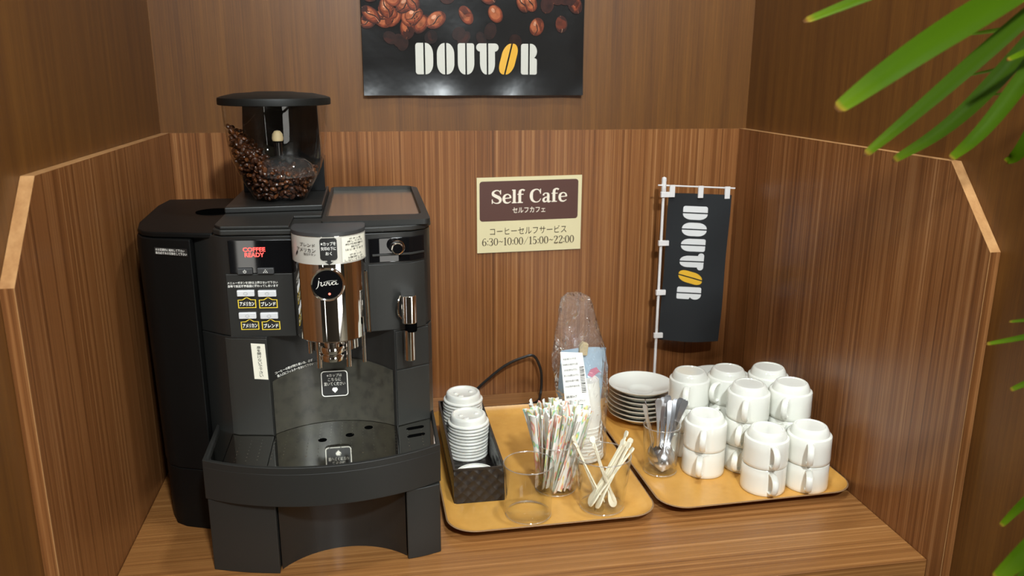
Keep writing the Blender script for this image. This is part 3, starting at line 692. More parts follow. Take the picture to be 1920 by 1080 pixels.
# ------------------------------------------------------------------ self cafe sign
SX0, SX1, SZ0, SZ1 = .5755, .7925, .3140, .4680
sg = thing('wall_sign', ((SX0+SX1)/2, -.001, SZ0), 'cream wall sign with brown header giving self-service coffee hours', 'sign')
tilt = lambda u, v: v+(u-.684)*.012
b = MB(); yS = -.0042
b.prism_y([(SX0, tilt(SX0, SZ0)), (SX1, tilt(SX1, SZ0)), (SX1, tilt(SX1, SZ1)), (SX0, tilt(SX0, SZ1))], yS, -.0006)
b.build('board', mat('cream_board', 'ddd0a4', .55), sg)
ms = lambda d: (lambda u, v: (u, yS-d, tilt(u, v)))
b = MB(); hx0, hx1, hz0, hz1 = SX0+.0055, SX1-.0075, .3792, .4605
put_poly(b, rrect(hx0, hx1, hz0, hz1, .006), ms(.0004)); b.build('header_panel', mat('brown_print', '55342b', .5), sg)
GL = {
 'S': (.72, [([(.60, .78), (.50, .94), (.32, .97), (.14, .85), (.14, .68), (.33, .54), (.52, .42), (.60, .25), (.52, .07), (.32, .03), (.14, .12), (.07, .26)], [.05, .06, .07, .13, .18, .2, .2, .17, .1, .06, .05, .05]), ([(.61, .68), (.61, 1.0)], [.06, .06]), ([(.07, .0), (.07, .33)], [.06, .06])]),
 'e': (.60, [([(.09, .36), (.54, .40)], [.06, .06]), ([(.53, .38), (.50, .57), (.33, .67), (.15, .56), (.10, .33), (.17, .1), (.36, .03), (.56, .14)], [.13, .09, .06, .13, .17, .13, .08, .04])]),
 'l': (.36, [([(.18, .0), (.18, 1.0)], [.17, .17]), ([(.02, .03), (.34, .03)], [.06, .06]), ([(.03, .97), (.18, .97)], [.06, .06])]),
 'f': (.46, [([(.18, .0), (.18, .75), (.24, .92), (.38, .98), (.48, .90)], [.17, .17, .13, .08, .13]), ([(.02, .03), (.38, .03)], [.06, .06]), ([(.02, .64), (.42, .64)], [.06, .06])]),
 'C': (.80, [([(.70, .72), (.60, .92), (.40, .97), (.18, .82), (.11, .5), (.18, .18), (.40, .03), (.62, .09), (.73, .28)], [.05, .06, .07, .15, .2, .15, .07, .06, .04]), ([(.71, .64), (.71, 1.0)], [.06, .06])]),
 'a': (.62, [([(.10, .50), (.15, .63), (.30, .67), (.42, .56), (.42, .1), (.50, .03), (.60, .08)], [.12, .08, .06, .15, .16, .1, .04]), ([(.42, .40), (.22, .34), (.11, .2), (.15, .06), (.27, .04), (.42, .16)], [.05, .08, .14, .12, .07, .05])]),
 '0': (.60, [([(.28, .97), (.12, .82), (.07, .5), (.12, .18), (.28, .03), (.44, .18), (.49, .5), (.44, .82), (.28, .97)], [.04, .08, .11, .08, .04, .08, .11, .08, .04])]),
 '1': (.46, [([(.22, .0), (.22, 1.0)], [.11, .11]), ([(.06, .86), (.22, .97)], [.04, .05]), ([(.06, .02), (.38, .02)], [.04, .04])]),
 '2': (.60, [([(.08, .76), (.14, .92), (.28, .97), (.44, .88), (.44, .68), (.28, .40), (.07, .05)], [.1, .06, .04, .09, .11, .07, .05]), ([(.06, .05), (.46, .05), (.50, .20)], [.1, .1, .03])]),
 '3': (.60, [([(.08, .84), (.16, .95), (.30, .97), (.43, .86), (.42, .64), (.22, .53)], [.09, .05, .04, .09, .1, .04]), ([(.22, .53), (.42, .46), (.47, .26), (.38, .07), (.20, .03), (.07, .16)], [.04, .08, .11, .09, .04, .09])]),
 '5': (.60, [([(.14, .97), (.46, .95)], [.09, .05]), ([(.13, .98), (.11, .52)], [.04, .04]), ([(.11, .54), (.26, .62), (.43, .50), (.46, .30), (.36, .08), (.20, .03), (.07, .14)], [.04, .05, .09, .12, .09, .04, .09])]),
 '6': (.60, [([(.46, .88), (.34, .97), (.18, .84), (.08, .52), (.08, .30), (.15, .1), (.29, .03), (.44, .13), (.48, .32), (.40, .52), (.26, .57), (.12, .42)], [.09, .04, .07, .11, .11, .09, .04, .09, .11, .09, .04, .04])]),
 ':': (.22, [([(.10, .10), (.10, .22)], [.1, .1]), ([(.10, .55), (.10, .67)], [.1, .1])]),
 '~': (.62, [([(.04, .42), (.16, .54), (.30, .50), (.42, .44), (.56, .56)], [.04, .06, .06, .06, .04])]),
 '/': (.66, [([(.04, .0), (.58, 1.0)], [.035, .035])]), ' ': (.36, [])}
def serif(mb, s, x0, x1, z0, h, dep, wt=1.0):
    j = 0
    tot = sum(GL[c][0] for c in s); k = (x1-x0)/tot; x = x0
    for c in s:
        w, st = GL[c]
        for p, ws in st:
            j += 1; put_ribbon(mb, [(x+a*k, z0+q*h) for a, q in p], [q*wt*(k+h)/2 for q in ws], ms(dep+.00003*j), 0, 5 if len(p) > 2 else 0)
        x += w*k
b = MB(); serif(b, 'Self Cafe', .6045, .7620, .4150, .0275, .0006, 1.12); put_text(b, 'セルフカフェ', .6825, .4005, .068, .0118, ms(.0008), .012)
b.build('header_lettering', mat('pale_lettering', 'efe3cf', .5), sg)
b = MB(); put_text(b, 'コーヒーセルフサービス', .6820, .3580, .160, .0155, ms(.0005)); serif(b, '6:30~10:00/15:00~22:00', .5855, .7790, .3285, .0160, .0004, 1.15)
b.build('hours_lettering', mat('brown_ink', '4a3a26', .5), sg)

# ------------------------------------------------------------------ banner on a stand
fl = thing('mini_banner', (.947, -.062, 0), 'small black advertising banner on a white pole behind the saucers', 'banner')
FY = -.062; FX = .9475
b = MB(); b.lathe([(.0005, 0), (.036, 0), (.036, .008), (.006, .016), (.0005, .016)], FX, FY, 0, 28); b.build('base', M_pole, fl)
b = MB(); b.tube([(FX, FY, .012), (FX, FY, .30), (FX, FY, .4640)], .0029, 10); b.lathe([(.0003, .470), (.0045, .468), (.0052, .463), (.0045, .4585), (.0050, .456), (.0050, .440), (.0032, .437)], FX, FY, 0, 16); b.build('pole', M_pole, fl)
b = MB(); b.tube([(FX-.013, FY-.002, .4535), (FX+.152, FY-.002, .4440)], .0016, 8); b.build('crossbar', M_pole, fl)
def fmap(u, v):   # u along width 0..1, v down 0..1
    x = FX+.0105+u*.1335-.004*v; z = .4375-.0065*u-v*.312-.004*u*v
    return (x, FY-.003+.004*math.sin(u*5+v*2)*(.3+v)+.002*math.sin(v*9+u*4), z)
b = MB(); nu, nv = 16, 30; vs = [fmap(i/nu, j/nv) for j in range(nv+1) for i in range(nu+1)]
vb = [(x, y+.0006, z) for x, y, z in vs]; K = len(vs)
fs = [(j*(nu+1)+i, j*(nu+1)+i+1, (j+1)*(nu+1)+i+1, (j+1)*(nu+1)+i) for j in range(nv) for i in range(nu)]
b.add(vs, fs); b.add(vb, [f[::-1] for f in fs])
b.build('cloth', M_flag, fl, recalc=False)
b = MB()
def fl_poly(poly, m):
    q = []
    for x, y in poly:
        v = .082+x/4.164*.625; u = .255+y*.385-.02*v
        q.append((u, v))
    put_poly(b, q, lambda u, v: (fmap(u, v)[0], fmap(u, v)[1]-.0006, fmap(u, v)[2]), m)
for poly, c in LOGO: fl_poly(poly, c)
b.build('wordmark', [M_flagpr, mat('flag_yellow', 'e0ae2c', .8)], fl)
for u in (.045, .50, .93):
    b = MB(); x = FX+.0105+u*.1335; z = .4375-.0065*u
    b.box(x-.0055, x+.0055, FY-.0062, FY-.0020, z-.008, z+.0165); b.build('loop', M_pole, fl, bevel=.0005)
for v in (.01, .33, .665, .965):
    b = MB(); _, _, z = fmap(0, v)
    b.box(FX-.0065, FX+.0165-.004*v, FY-.0058, FY+.0010, z-.0052, z+.0052); b.build('loop', M_pole, fl, bevel=.0005)

# ------------------------------------------------------------------ trays
def make_tray(name, x0, x1, y0, y1, rz, label):
    cx, cy = (x0+x1)/2, (y0+y1)/2
    t = thing(name, (cx, cy, 0), label, 'tray', 'two wooden serving trays')
    c, s = math.cos(rz), math.sin(rz)
    def ring(ins, z, r):
        return [(cx+(x-cx)*c-(y-cy)*s, cy+(x-cx)*s+(y-cy)*c, z) for x, y in rrect(x0+ins, x1-ins, y0+ins, y1-ins, r, 10)]
    b = MB(); b.loft([ring(.030, .0012, .026), ring(.023, .0030, .030), ring(.008, .0120, .040), ring(0, .0170, .045)], True, False, 0)
    b.loft([ring(0, .0170, .045), ring(.0022, .0178, .043)], False, False, 1)
    b.loft([ring(.0022, .0178, .043), ring(.011, .0095, .038), ring(.0245, .0048, .029)], False, True, 0)
    b.build('tray_board', [M_tray, M_trayedge], t, ang=60)
    return t
make_tray('serving_tray', .4560, .7840, -.5640, -.1050, .012, 'light wooden tray holding the lids, straws and stirrers')
make_tray('serving_tray', .7890, 1.1240, -.5480, -.0950, .028, 'light wooden tray holding the cups, saucers and spoons')
TZ = .0052

# ------------------------------------------------------------------ cups
def make_cup():
    t = thing('coffee_cup', (0, 0, 0), 'x', 'cup', 'upturned white cups stacked on the right tray')
    b = MB(); b.lathe([(.0340, .001), (.0352, 0), (.0362, .001), (.0364, .006), (.0360, .030), (.0357, .0445), (.0350, .0458), (.0318, .0466), (.0312, .0490), (.0300, .0535), (.0272, .0585), (.0252, .0600), (.0235, .0598), (.0228, .0586), (.0005, .0583)], 0, 0, 0, 44)
    b.lathe([(.0340, .001), (.0335, .006), (.0325, .040), (.0285, .0545), (.0005, .0560)], 0, 0, 0, 44)
    b.build('cup_body', M_porc, t, ang=50)
    b = MB(); P = spline([(.0345, 0, .0405), (.0450, 0, .0410), (.0540, 0, .0350), (.0560, 0, .0250), (.0520, 0, .0150), (.0440, 0, .0095), (.0345, 0, .0090)], 6)
    rings = []
    for k, p in enumerate(P):
        a = Vector(P[max(k-1, 0)]); c = Vector(P[min(k+1, len(P)-1)]); tt = (c-a).normalized(); nrm = Vector((-tt.z, 0, tt.x))
        rings.append([tuple(Vector(p)+nrm*.0030*math.cos(q*PI/5)+Vector((0, 1, 0))*.0052*math.sin(q*PI/5)) for q in range(10)])
    b.loft(rings, True, True); b.build('handle', M_porc, t)
    return t
cup0 = make_cup(); used = [False]
PITCH = .0470
ord_ = {2: ('lower', 'upper'), 3: ('bottom', 'middle', 'top')}
STK = [  # x, y, count, handle angles (deg) bottom->top, name
 (.9145, -.4110, 2, (-120, -117), 'front left stack beside the spoons'),
 (.9900, -.4850, 2, (-97, -99), 'front middle stack'),
 (1.0640, -.4880, 2, (-114, -116), 'front right stack'),
 (.9915, -.4070, 3, (-132, -128, -121), 'stack at the very centre of the group'),
 (1.0660, -.4130, 3, (-132, -132, -128), 'middle row stack by the wall'),
 (.9140, -.3320, 3, (-150, -122, -118), 'back left stack by the saucers'),
 (.9875, -.3310, 3, (-136, -136, -142), 'back middle stack'),
 (1.0625, -.3360, 3, (60, 60, 50), 'back right corner stack'),
]
for x, y, cnt_, angs, nm in STK:
    for k in range(cnt_):
        c = cup0 if not used[0] else copy_tree(cup0); used[0] = True
        c.location = (x+random.uniform(-.0008, .0008), y+random.uniform(-.0008, .0008), TZ+k*PITCH)
        c.rotation_euler = (0, 0, math.radians(angs[k]))
        c['label'] = f'upturned white porcelain cup, {ord_[cnt_][k]} one in the {nm}'

# ------------------------------------------------------------------ saucers
def make_saucer():
    b = MB(); b.lathe([(.0005, .0026), (.0205, .0026), (.0235, .0056), (.0275, .0064), (.050, .0125), (.0625, .0190), (.0640, .0200), (.0642, .0190), (.0625, .0172), (.050, .0100), (.036, .0020), (.034, .0), (.031, .0), (.030, .0014), (.0005, .0012)], 0, 0, 0, 56)
    return b.build('saucer', M_porc, None, ang=60)
s0 = make_saucer(); tag(s0, 'x', 'saucer', 'white saucers in two stacks')
nth = ['topmost', 'second', 'third', 'fourth', 'fifth', 'sixth', 'seventh', 'eighth', 'ninth', 'tenth', 'eleventh', 'twelfth', 'thirteenth', 'fourteenth']
def order(k): return 'topmost' if k == 0 else nth[k]+' from the top'
first = True
for (sx, sy, n, nm) in ((.8770, -.1820, 7, 'left stack beside the clear bag'), (1.0560, -.1500, 6, 'rear stack behind the upturned cups')):
    for k in range(n):
        s = s0 if first else s0.copy()
        if not first: COL.objects.link(s)
        first = False
        s.location = (sx+random.uniform(-.0012, .0012), sy+random.uniform(-.0012, .0012), TZ+(n-1-k)*.0092)
        s['label'] = f'white saucer, {order(k)} in the {nm}'

# ------------------------------------------------------------------ glasses
def tumbler(name, x, y, r0, r1, h, label, cat, th=.0016, n=48):
    b = MB(); b.lathe([(.0005, 0), (r0-.003, 0), (r0, .003), (r1, h-.001), (r1-th*.5, h), (r1-th, h-.001), (r0-th, .006), (r0-.005, .004), (.0005, .0038)], x, y, TZ, n)
    t = thing(name, (x, y, TZ), label, cat, 'clear glass tumblers')
    b.build('glass_wall', M_glass, t, ang=60)
    b = MB(); n_ = 12; rings = [[(x+(r1-th*.5+.0008*math.cos(2*PI*j/n_))*math.cos(2*PI*i/64), y+(r1-th*.5+.0008*math.cos(2*PI*j/n_))*math.sin(2*PI*i/64), TZ+h+.0010*math.sin(2*PI*j/n_)) for j in range(n_)] for i in range(65)]
    b.loft(rings, False, False); b.build('rim', M_rim, t)
    b = MB(); b.lathe([(r0-.0005, .0012), (r0+.0004, .0020), (r0+.0005, .0034), (r0-.0001, .0042)], x, y, TZ, n); b.build('base_glint', M_rim, t); return t  # extra ring painted as the bright glint round the base
tumbler('glass_tumbler', .5880, -.5080, .0355, .0395, .0880, 'empty clear glass tumbler at the front of left tray', 'tumbler')
tumbler('glass_tumbler', .7075, -.5030, .0350, .0440, .0900, 'clear glass tumbler holding ivory stirrers', 'tumbler')
tumbler('glass_tumbler', .6480, -.4340, .0335, .0375, .0860, 'clear glass tumbler packed with wrapped straws', 'tumbler')
tumbler('glass_tumbler', .8400, -.4030, .0285, .0320, .0860, 'clear glass tumbler of metal teaspoons beside the cups', 'tumbler')

# ------------------------------------------------------------------ straws
def straw_material():
    m = bpy.data.materials.new('printed_straw_wrapper'); n, l, p = nt(m)
    t = n.new('ShaderNodeTexCoord'); oi = n.new('ShaderNodeObjectInfo')
    mp = n.new('ShaderNodeMapping'); mp.inputs['Scale'].default_value = (80, 80, 24); mp.inputs['Rotation'].default_value = (0, .5, 0)
    ad = n.new('ShaderNodeVectorMath'); ad.operation = 'ADD'; ml = n.new('ShaderNodeVectorMath'); ml.operation = 'SCALE'
    cb_ = n.new('ShaderNodeCombineXYZ'); l.new(oi.outputs['Random'], cb_.inputs[0]); l.new(oi.outputs['Random'], cb_.inputs[2])
    ml.inputs['Scale'].default_value = 40; l.new(cb_.outputs[0], ml.inputs[0])
    l.new(t.outputs['Object'], mp.inputs['Vector']); l.new(mp.outputs[0], ad.inputs[0]); l.new(ml.outputs[0], ad.inputs[1])
    x = n.new('ShaderNodeTexNoise'); x.inputs['Scale'].default_value = 1.0; x.inputs['Detail'].default_value = 1.0; l.new(ad.outputs[0], x.inputs['Vector'])
    r = ramp(n, [(0, 'f7f5ef'), (.33, 'f7f5ef'), (.36, 'f4b3a8'), (.40, 'f2a29c'), (.415, 'f6e08a'), (.44, 'f7f5ef'), (.585, 'f7f5ef'), (.605, '9cd8ca'), (.63, 'c2e090'), (.65, 'f6e08a'), (.68, 'f7f5ef')])
    l.new(x.outputs['Fac'], r.inputs['Fac']); l.new(r.outputs['Color'], p.inputs['Base Color']); p.inputs['Roughness'].default_value = .5
    p.inputs['Subsurface Weight'].default_value = .1; p.inputs['Subsurface Radius'].default_value = (.003, .003, .003)
    return m
M_straw = straw_material()
b = MB(); LS = .136
b.tube([(0, 0, 0), (0, 0, .003), (0, 0, .010), (0, 0, .06), (0, 0, .126), (0, 0, .133), (0, 0, LS)], [.0060, .0060, .0055, .0053, .0055, .0060, .0060], 8, 0, .30)
st0 = b.build('drinking_straw', M_straw); tag(st0, 'slim straw in white paper wrapper with multicoloured print, bundled in a tumbler', 'straw', 'paper-wrapped straws in the tumbler')
rs = random.Random(3); first = True; nS = 54; pts0 = []
for k in range(nS):
    a = k*2.39996+rs.uniform(-.1, .1); q = math.sqrt((k+.5)/nS)
    p0 = Vector((.648+.0270*q*math.cos(a), -.434+.0270*q*math.sin(a), TZ+.0045))
    a1 = a+.75; q1 = .060*q
    p1 = Vector((.648+q1*math.cos(a1)+.003, -.434+q1*.85*math.sin(a1), TZ+.148))
    d = (p1-p0).normalized()
    s = st0 if first else st0.copy()
    if not first: COL.objects.link(s)
    first = False
    s.location = p0+d*rs.uniform(0, .010)
    s.rotation_euler = (Matrix.Rotation(0, 3, 'Z').to_quaternion() @ d.to_track_quat('Z', 'Y') @ Matrix.Rotation(rs.uniform(0, PI), 3, 'Z').to_quaternion()).to_euler()

# ------------------------------------------------------------------ stirrers
b = MB()
prof_w = [(0, .0010), (.002, .0034), (.006, .0046), (.012, .0046), (.018, .0034), (.024, .0019), (.045, .0016), (.090, .0017), (.106, .0019), (.108, .0032), (.1115, .0036), (.115, .0026), (.116, .0010)]
b.loft([[(-w*1.45, -.0013, z), (w*1.45, -.0013, z), (w*1.45, .0013, z), (-w*1.45, .0013, z)] for z, w in prof_w])
sp0 = b.build('stirrer', M_stir, None, bevel=.0003)
ST = [((.723, -.520, .012), (.693, -.480, .118), 'slipping down at the right'), ((.684, -.516, .014), (.756, -.509, .108), ''), ((.686, -.505, .014), (.738, -.497, .106), ''), ((.711, -.503, .012), (.664, -.499, .110), 'leaning far to the left'),
      ((.728, -.512, .012), (.692, -.515, .107), ''), ((.712, -.490, .012), (.749, -.478, .107), ''), ((.685, -.510, .013), (.745, -.494, .104), ''), ((.698, -.497, .012), (.760, -.485, .112), ''), ((.706, -.484, .012), (.668, -.482, .108), ''), ((.694, -.520, .012), (.750, -.502, .110), '')]
for k, (p0, p1, ex) in enumerate(ST):
    s = sp0 if k == 0 else sp0.copy()
    if k: COL.objects.link(s)
    d = (Vector(p1)-Vector(p0)).normalized(); s.location = p0
    s.rotation_euler = (d.to_track_quat('Z', 'Y') @ Matrix.Rotation(-.5+.25*(k % 4), 3, 'Z').to_quaternion()).to_euler()
    tag(s, 'thin ivory plastic stirrer with paddle end in a clear tumbler', 'stirrer', 'ivory stirrers in the tumbler')

# ------------------------------------------------------------------ teaspoons
def make_spoon():
    t = thing('teaspoon', (0, 0, 0), 'x', 'spoon', 'teaspoons standing in the glass')
    b = MB(); n = 10; rings = []
    for j in range(13):                      # bowl, from tip (z=0) to neck
        z = .040*j/12; w = .0152*math.sin(PI*min(1, (j/12)**.8*.93+.035)); dep = .0055*math.sin(PI*j/12)
        rings.append([(w*(-1+2*i/n), dep*(1-(-1+2*i/n)**2), z) for i in range(n+1)])
    b.loft(rings, False, False, 0, False); b.loft([[(x, y+.0008, z) for x, y, z in r] for r in rings], False, False, 0, False)
    b.build('bowl', M_steel, t, recalc=False)
    b = MB(); hp_ = [(.038, .0024, .0), (.045, .0019, -.002), (.070, .0020, -.001), (.095, .0038, .001), (.112, .0058, .0015), (.118, .0060, .001), (.122, .0042, .001), (.123, .0012, .001)]
    b.loft([[(-w, y-.0008, z), (w, y-.0008, z), (w, y+.0008, z), (-w, y+.0008, z)] for z, w, y in hp_]); b.build('handle', M_steel, t, bevel=.0004)
    return t
sp = make_spoon()
SPN = [((.838, -.4180, .011), (.866, -.372, .120), 10), ((.842, -.414, .013), (.872, -.378, .118), 25), ((.846, -.404, .013), (.877, -.384, .115), 35), ((.840, -.400, .013), (.862, -.366, .121), 5), ((.844, -.396, .013), (.881, -.390, .114), 45), ((.836, -.408, .012), (.856, -.362, .121), -5),
       ((.838, -.390, .012), (.816, -.388, .122), 170), ((.830, -.398, .012), (.810, -.404, .120), 186), ((.834, -.404, .012), (.836, -.392, .124), 182)]
for k, (p0, p1, r) in enumerate(SPN):
    s = sp if k == 0 else copy_tree(sp)
    d = (Vector(p1)-Vector(p0)).normalized(); s.location = p0
    s.rotation_euler = (d.to_track_quat('Z', 'Y') @ Matrix.Rotation(math.radians(r), 3, 'Z').to_quaternion()).to_euler()
    s['label'] = ('stainless teaspoon with its bowl facing out at the front of the glass' if k == 0 else
                  'stainless teaspoon leaning right among the fanned handles in the glass' if k < 6 else
                  'stainless teaspoon leaning furthest left in the glass' if k == 7 else
                  'stainless teaspoon standing upright in the glass beside the fanned handles' if k == 8 else
                  'stainless teaspoon leaning slightly left in the glass, behind another')

# ------------------------------------------------------------------ lid box and lids
BX0, BX1, BY0, BY1, BZ1 = .4770, .5585, -.4590, -.1750, .0640
def weave():
    m = bpy.data.materials.new('woven_black_leather'); n, l, p = nt(m)
    p.inputs['Base Color'].default_value = (.016, .012, .010, 1); p.inputs['Roughness'].default_value = .32
    t = n.new('ShaderNodeTexCoord'); mp = n.new('ShaderNodeMapping'); mp.inputs['Rotation'].default_value = (0, PI/4, 0); mp.inputs['Scale'].default_value = (75, 75, 75)
    ck = n.new('ShaderNodeTexVoronoi'); ck.inputs['Scale'].default_value = 1; ck.inputs['Randomness'].default_value = .15; bp_ = n.new('ShaderNodeBump'); bp_.inputs['Strength'].default_value = .8; bp_.inputs['Distance'].default_value = .004
    l.new(t.outputs['Object'], mp.inputs[0]); l.new(mp.outputs[0], ck.inputs['Vector']); l.new(ck.outputs['Distance'], bp_.inputs['Height']); l.new(bp_.outputs[0], p.inputs['Normal'])
    return m
M_weave = weave()
bx = thing('lid_box', ((BX0+BX1)/2, (BY0+BY1)/2, TZ), 'long open black woven box holding white cup lids', 'box')
b = MB(); t_ = .0028
b.box(BX0, BX1, BY0, BY1, TZ, TZ+.003); b.box(BX0, BX1, BY0, BY0+t_, TZ+.003, BZ1); b.box(BX0, BX1, BY1-t_, BY1, TZ+.003, BZ1)
b.box(BX0, BX0+t_, BY0+t_, BY1-t_, TZ+.003, BZ1); b.box(BX1-t_, BX1, BY0+t_, BY1-t_, TZ+.003, BZ1)
b.build('box_body', M_weave, bx)
b = MB(); ou = rrect(BX0-.0006, BX1+.0006, BY0-.0006, BY1+.0006, .002, 2); inn = rrect(BX0+t_, BX1-t_, BY0+t_, BY1-t_, .001, 2)
k = len(ou); b.add([(x, y, BZ1-.002) for x, y in ou]+[(x, y, BZ1+.0012) for x, y in ou]+[(x, y, BZ1+.0012) for x, y in inn]+[(x, y, BZ1-.002) for x, y in inn], [(q*k+i, q*k+(i+1) % k, (q+1)*k+(i+1) % k, (q+1)*k+i) for q in range(3) for i in range(k)])
b.build('rim_trim', mat('black_leather_edge', (.02, .016, .013), .35), bx)
b = MB(); LR = .0366
b.lathe([(LR-.0016, .0005), (LR-.0004, 0), (LR, .0010), (LR-.0002, .0030), (LR-.0014, .0040), (LR-.0038, .0046), (LR-.0048, .0110), (LR-.0060, .0150), (LR-.0080, .0168), (LR-.0098, .0166), (LR-.0106, .0140), (LR-.0120, .0128), (.0005, .0128)], 0, 0, 0, 48)
for (dx, dy, rr_, hh) in ((0, .018, .0060, .0035), (-.012, -.010, .0042, .0022), (.013, .004, .0042, .0022)):
    b.lathe([(rr_, .0127), (rr_*.9, .0127+hh*.7), (rr_*.5, .0127+hh), (.0003, .0127+hh)], dx, dy, 0, 14)
ld0 = b.build('cup_lid', M_lid, None, ang=60); tag(ld0, 'x', 'lid', 'white plastic lids in the black box')
first = True
for lx, ly, n, nm in ((.5190, -.2880, 11, 'front stack of white cup lids'), (.5170, -.2135, 13, 'rear stack of white cup lids')):
    for k in range(n):
        s = ld0 if first else ld0.copy()
        if not first: COL.objects.link(s)
        first = False
        lev = n-1-k
        s.location = (lx+random.uniform(-.0007, .0007)+.0002*lev, ly+random.uniform(-.0007, .0007)-.0004*lev, TZ+.0034+lev*.0062)
        s.rotation_euler = (random.uniform(-.015, .015), random.uniform(-.015, .015), random.uniform(-.4, .4)+3.0)
        s['label'] = f'white plastic lid, {order(k)} in the {nm}'
s = ld0.copy(); COL.objects.link(s); s.location = (.5185, -.4100, TZ+.022); s.rotation_euler = (PI+.10, 0, 0); s['label'] = 'single loose white plastic lid at the near end of the black box'

# ------------------------------------------------------------------ paper cups in a plastic bag
b = MB(); b.lathe([(.0345, .0005), (.0352, 0), (.0358, .0012), (.0352, .0026), (.0342, .0030), (.0250, .0830), (.0240, .0840), (.0225, .0835), (.0222, .0810), (.0005, .0808)], 0, 0, 0, 40)
pc0 = b.build('paper_cup', M_cupp, None, ang=50); tag(pc0, 'x', 'paper cup', 'paper cups nested in the clear bag')
for k in range(10):
    s = pc0 if k == 0 else pc0.copy()
    if k: COL.objects.link(s)
    s.location = (.7240-.0003*k, -.3260+.0004*k, .0072+k*.0068); s.rotation_euler = (-.01, -.03, .3*k)
    s['label'] = f'white paper cup, {order(9-k)} of the nested stack inside the clear bag'
bag = thing('plastic_bag', (.722, -.320, TZ), 'crinkled clear plastic bag around paper cups with printed label and twisted top', 'bag')
rb = random.Random(5); ph = [rb.uniform(0, 6.28) for _ in range(12)]
rings = []
for z, cx, rx, ry in ((.0062, .724, .034, .040), (.0080, .724, .041, .044), (.030, .724, .0425, .046), (.070, .722, .043, .045), (.110, .720, .0445, .040), (.150, .717, .047, .034), (.175, .716, .0485, .029), (.200, .714, .0475, .026), (.222, .711, .043, .024), (.240, .708, .038, .020), (.262, .706, .033, .015), (.285, .7045, .030, .011), (.300, .7035, .025, .008), (.309, .701, .012, .004)):
    n = 64; ring = []
    for i in range(n):
        a = 2*PI*i/n; w = 1+.035*math.sin(5*a+ph[0]+z*40)+.03*math.sin(9*a+ph[1]-z*60)+.02*math.sin(14*a+ph[2]+z*90)
        if z < .012: w = 1
        ring.append((cx+rx*w*math.cos(a), -.320+ry*w*math.sin(a), z))
    rings.append(ring)
b = MB(); b.loft(rings, True, True); b.build('film', M_bag, bag, ang=180)
b = MB()
def mpB(u, v):
    u = .6955+(u-.70)*1.42; v = .0985+(v-.0985)*1.31
    return (u+(.17-v)*.10, -.372+(u-.70)*.10+(v-.10)*.14, v)
put_poly(b, [(.6835, .1010), (.7160, .0985), (.7125, .1850), (.6850, .1885)], mpB, 0)
mpB2 = lambda u, v: tuple(Vector(mpB(u, v))+Vector((0, -.0005, 0)))
rl = random.Random(8)
for k, ln in enumerate(('本品は紙コップです', '熱い飲み物を入れる場合はやけどに注意', '火のそばに置かないで下さい', '電子レンジには使用しないで下さい', '直射日光を避けて保管', '小さなお子様の手の届かない所に')):
    put_text(b, ln, .6955, .1785-.0072*k, .0185 if k % 2 else .0165, .0026, mpB2, 0, .0, 1)
put_text(b, '品名 紙コップ', .6930, .1290, .0130, .0032, mpB2, .02, 0, 1); put_text(b, '材質 紙 ポリエチレン', .6985, .1225, .0220, .0028, mpB2, .0, 0, 1)
put_poly(b, [(.6850, .1135), (.7150, .1120), (.7150, .1170), (.6850, .1185)], mpB2, 1)
mpB3 = lambda u, v: tuple(Vector(mpB(u, v))+Vector((0, -.0008, 0)))
put_text(b, 'ご使用上の注意をお読み下さい', .7000, .1152, .0270, .0030, mpB3, .0, -.05, 0)
put_text(b, '10個入', .7060, .1050, .0130, .0042, mpB2, .0, 0, 1)
for k in range(16):
    z0 = .1330+k*.0022; put_poly(b, [(.7065, z0), (.7120, z0), (.7120, z0+rl.choice((.0006, .0011, .0015))), (.7065, z0+.0008)], mpB2, 1)
b.build('printed_label', [mat('white_label', 'efeee8', .4), M_ink], bag)
b = MB(); b.add([], []); g = []
for j in range(9):
    v = j/8; g.append([(.678+.081*u+.006*v, -.302-.012*math.sin(PI*u)-.004*v, .090+.1100*v+.008*math.sin(3*u)) for u in [i/8 for i in range(9)]])
b.loft(g, False, False, 0, False)
mpc = lambda d: (lambda u, v: (.678+.081*u+.006*v, -.302-.012*math.sin(PI*u)-.004*v-d, .090+.1100*v+.008*math.sin(3*u)))
put_poly(b, [(.60, .52), (.72, .48), (.88, .58), (.95, .55), (.80, .66), (.66, .62)], mpc(.0008), 1)
put_poly(b, [(.62, .05), (.95, .08), (.95, .30), (.80, .38), (.62, .22)], mpc(.0008), 2)
b.build('blue_card', [M_blue, mat('pink_print', 'd8829a', .5), mat('pale_yellow_print', 'e4d7a0', .5)], bag)
b = MB(); b.prism_y([(.7120, .1960), (.7260, .1950), (.7280, .2160), (.7180, .2200), (.7120, .2120)], -.326, -.316); b.build('tan_clip', M_tan, bag, bevel=.0015)

# ------------------------------------------------------------------ power cord
b = MB(); b.tube(spline([(.5400, -.050, .0045), (.5600, -.035, .018), (.5850, -.030, .040), (.6300, -.028, .0740), (.6700, -.028, .0905), (.6920, -.028, .0915), (.7060, -.029, .0620), (.7080, -.031, .030), (.7050, -.036, .0095), (.6950, -.060, .0035), (.670, -.075, .0035), (.600, -.080, .0035), (.52, -.075, .0035)], 8), .0030, 8)
tag(b.build('power_cord', M_cord), 'black power cord looping up against the back wall behind the lid box', 'cord')

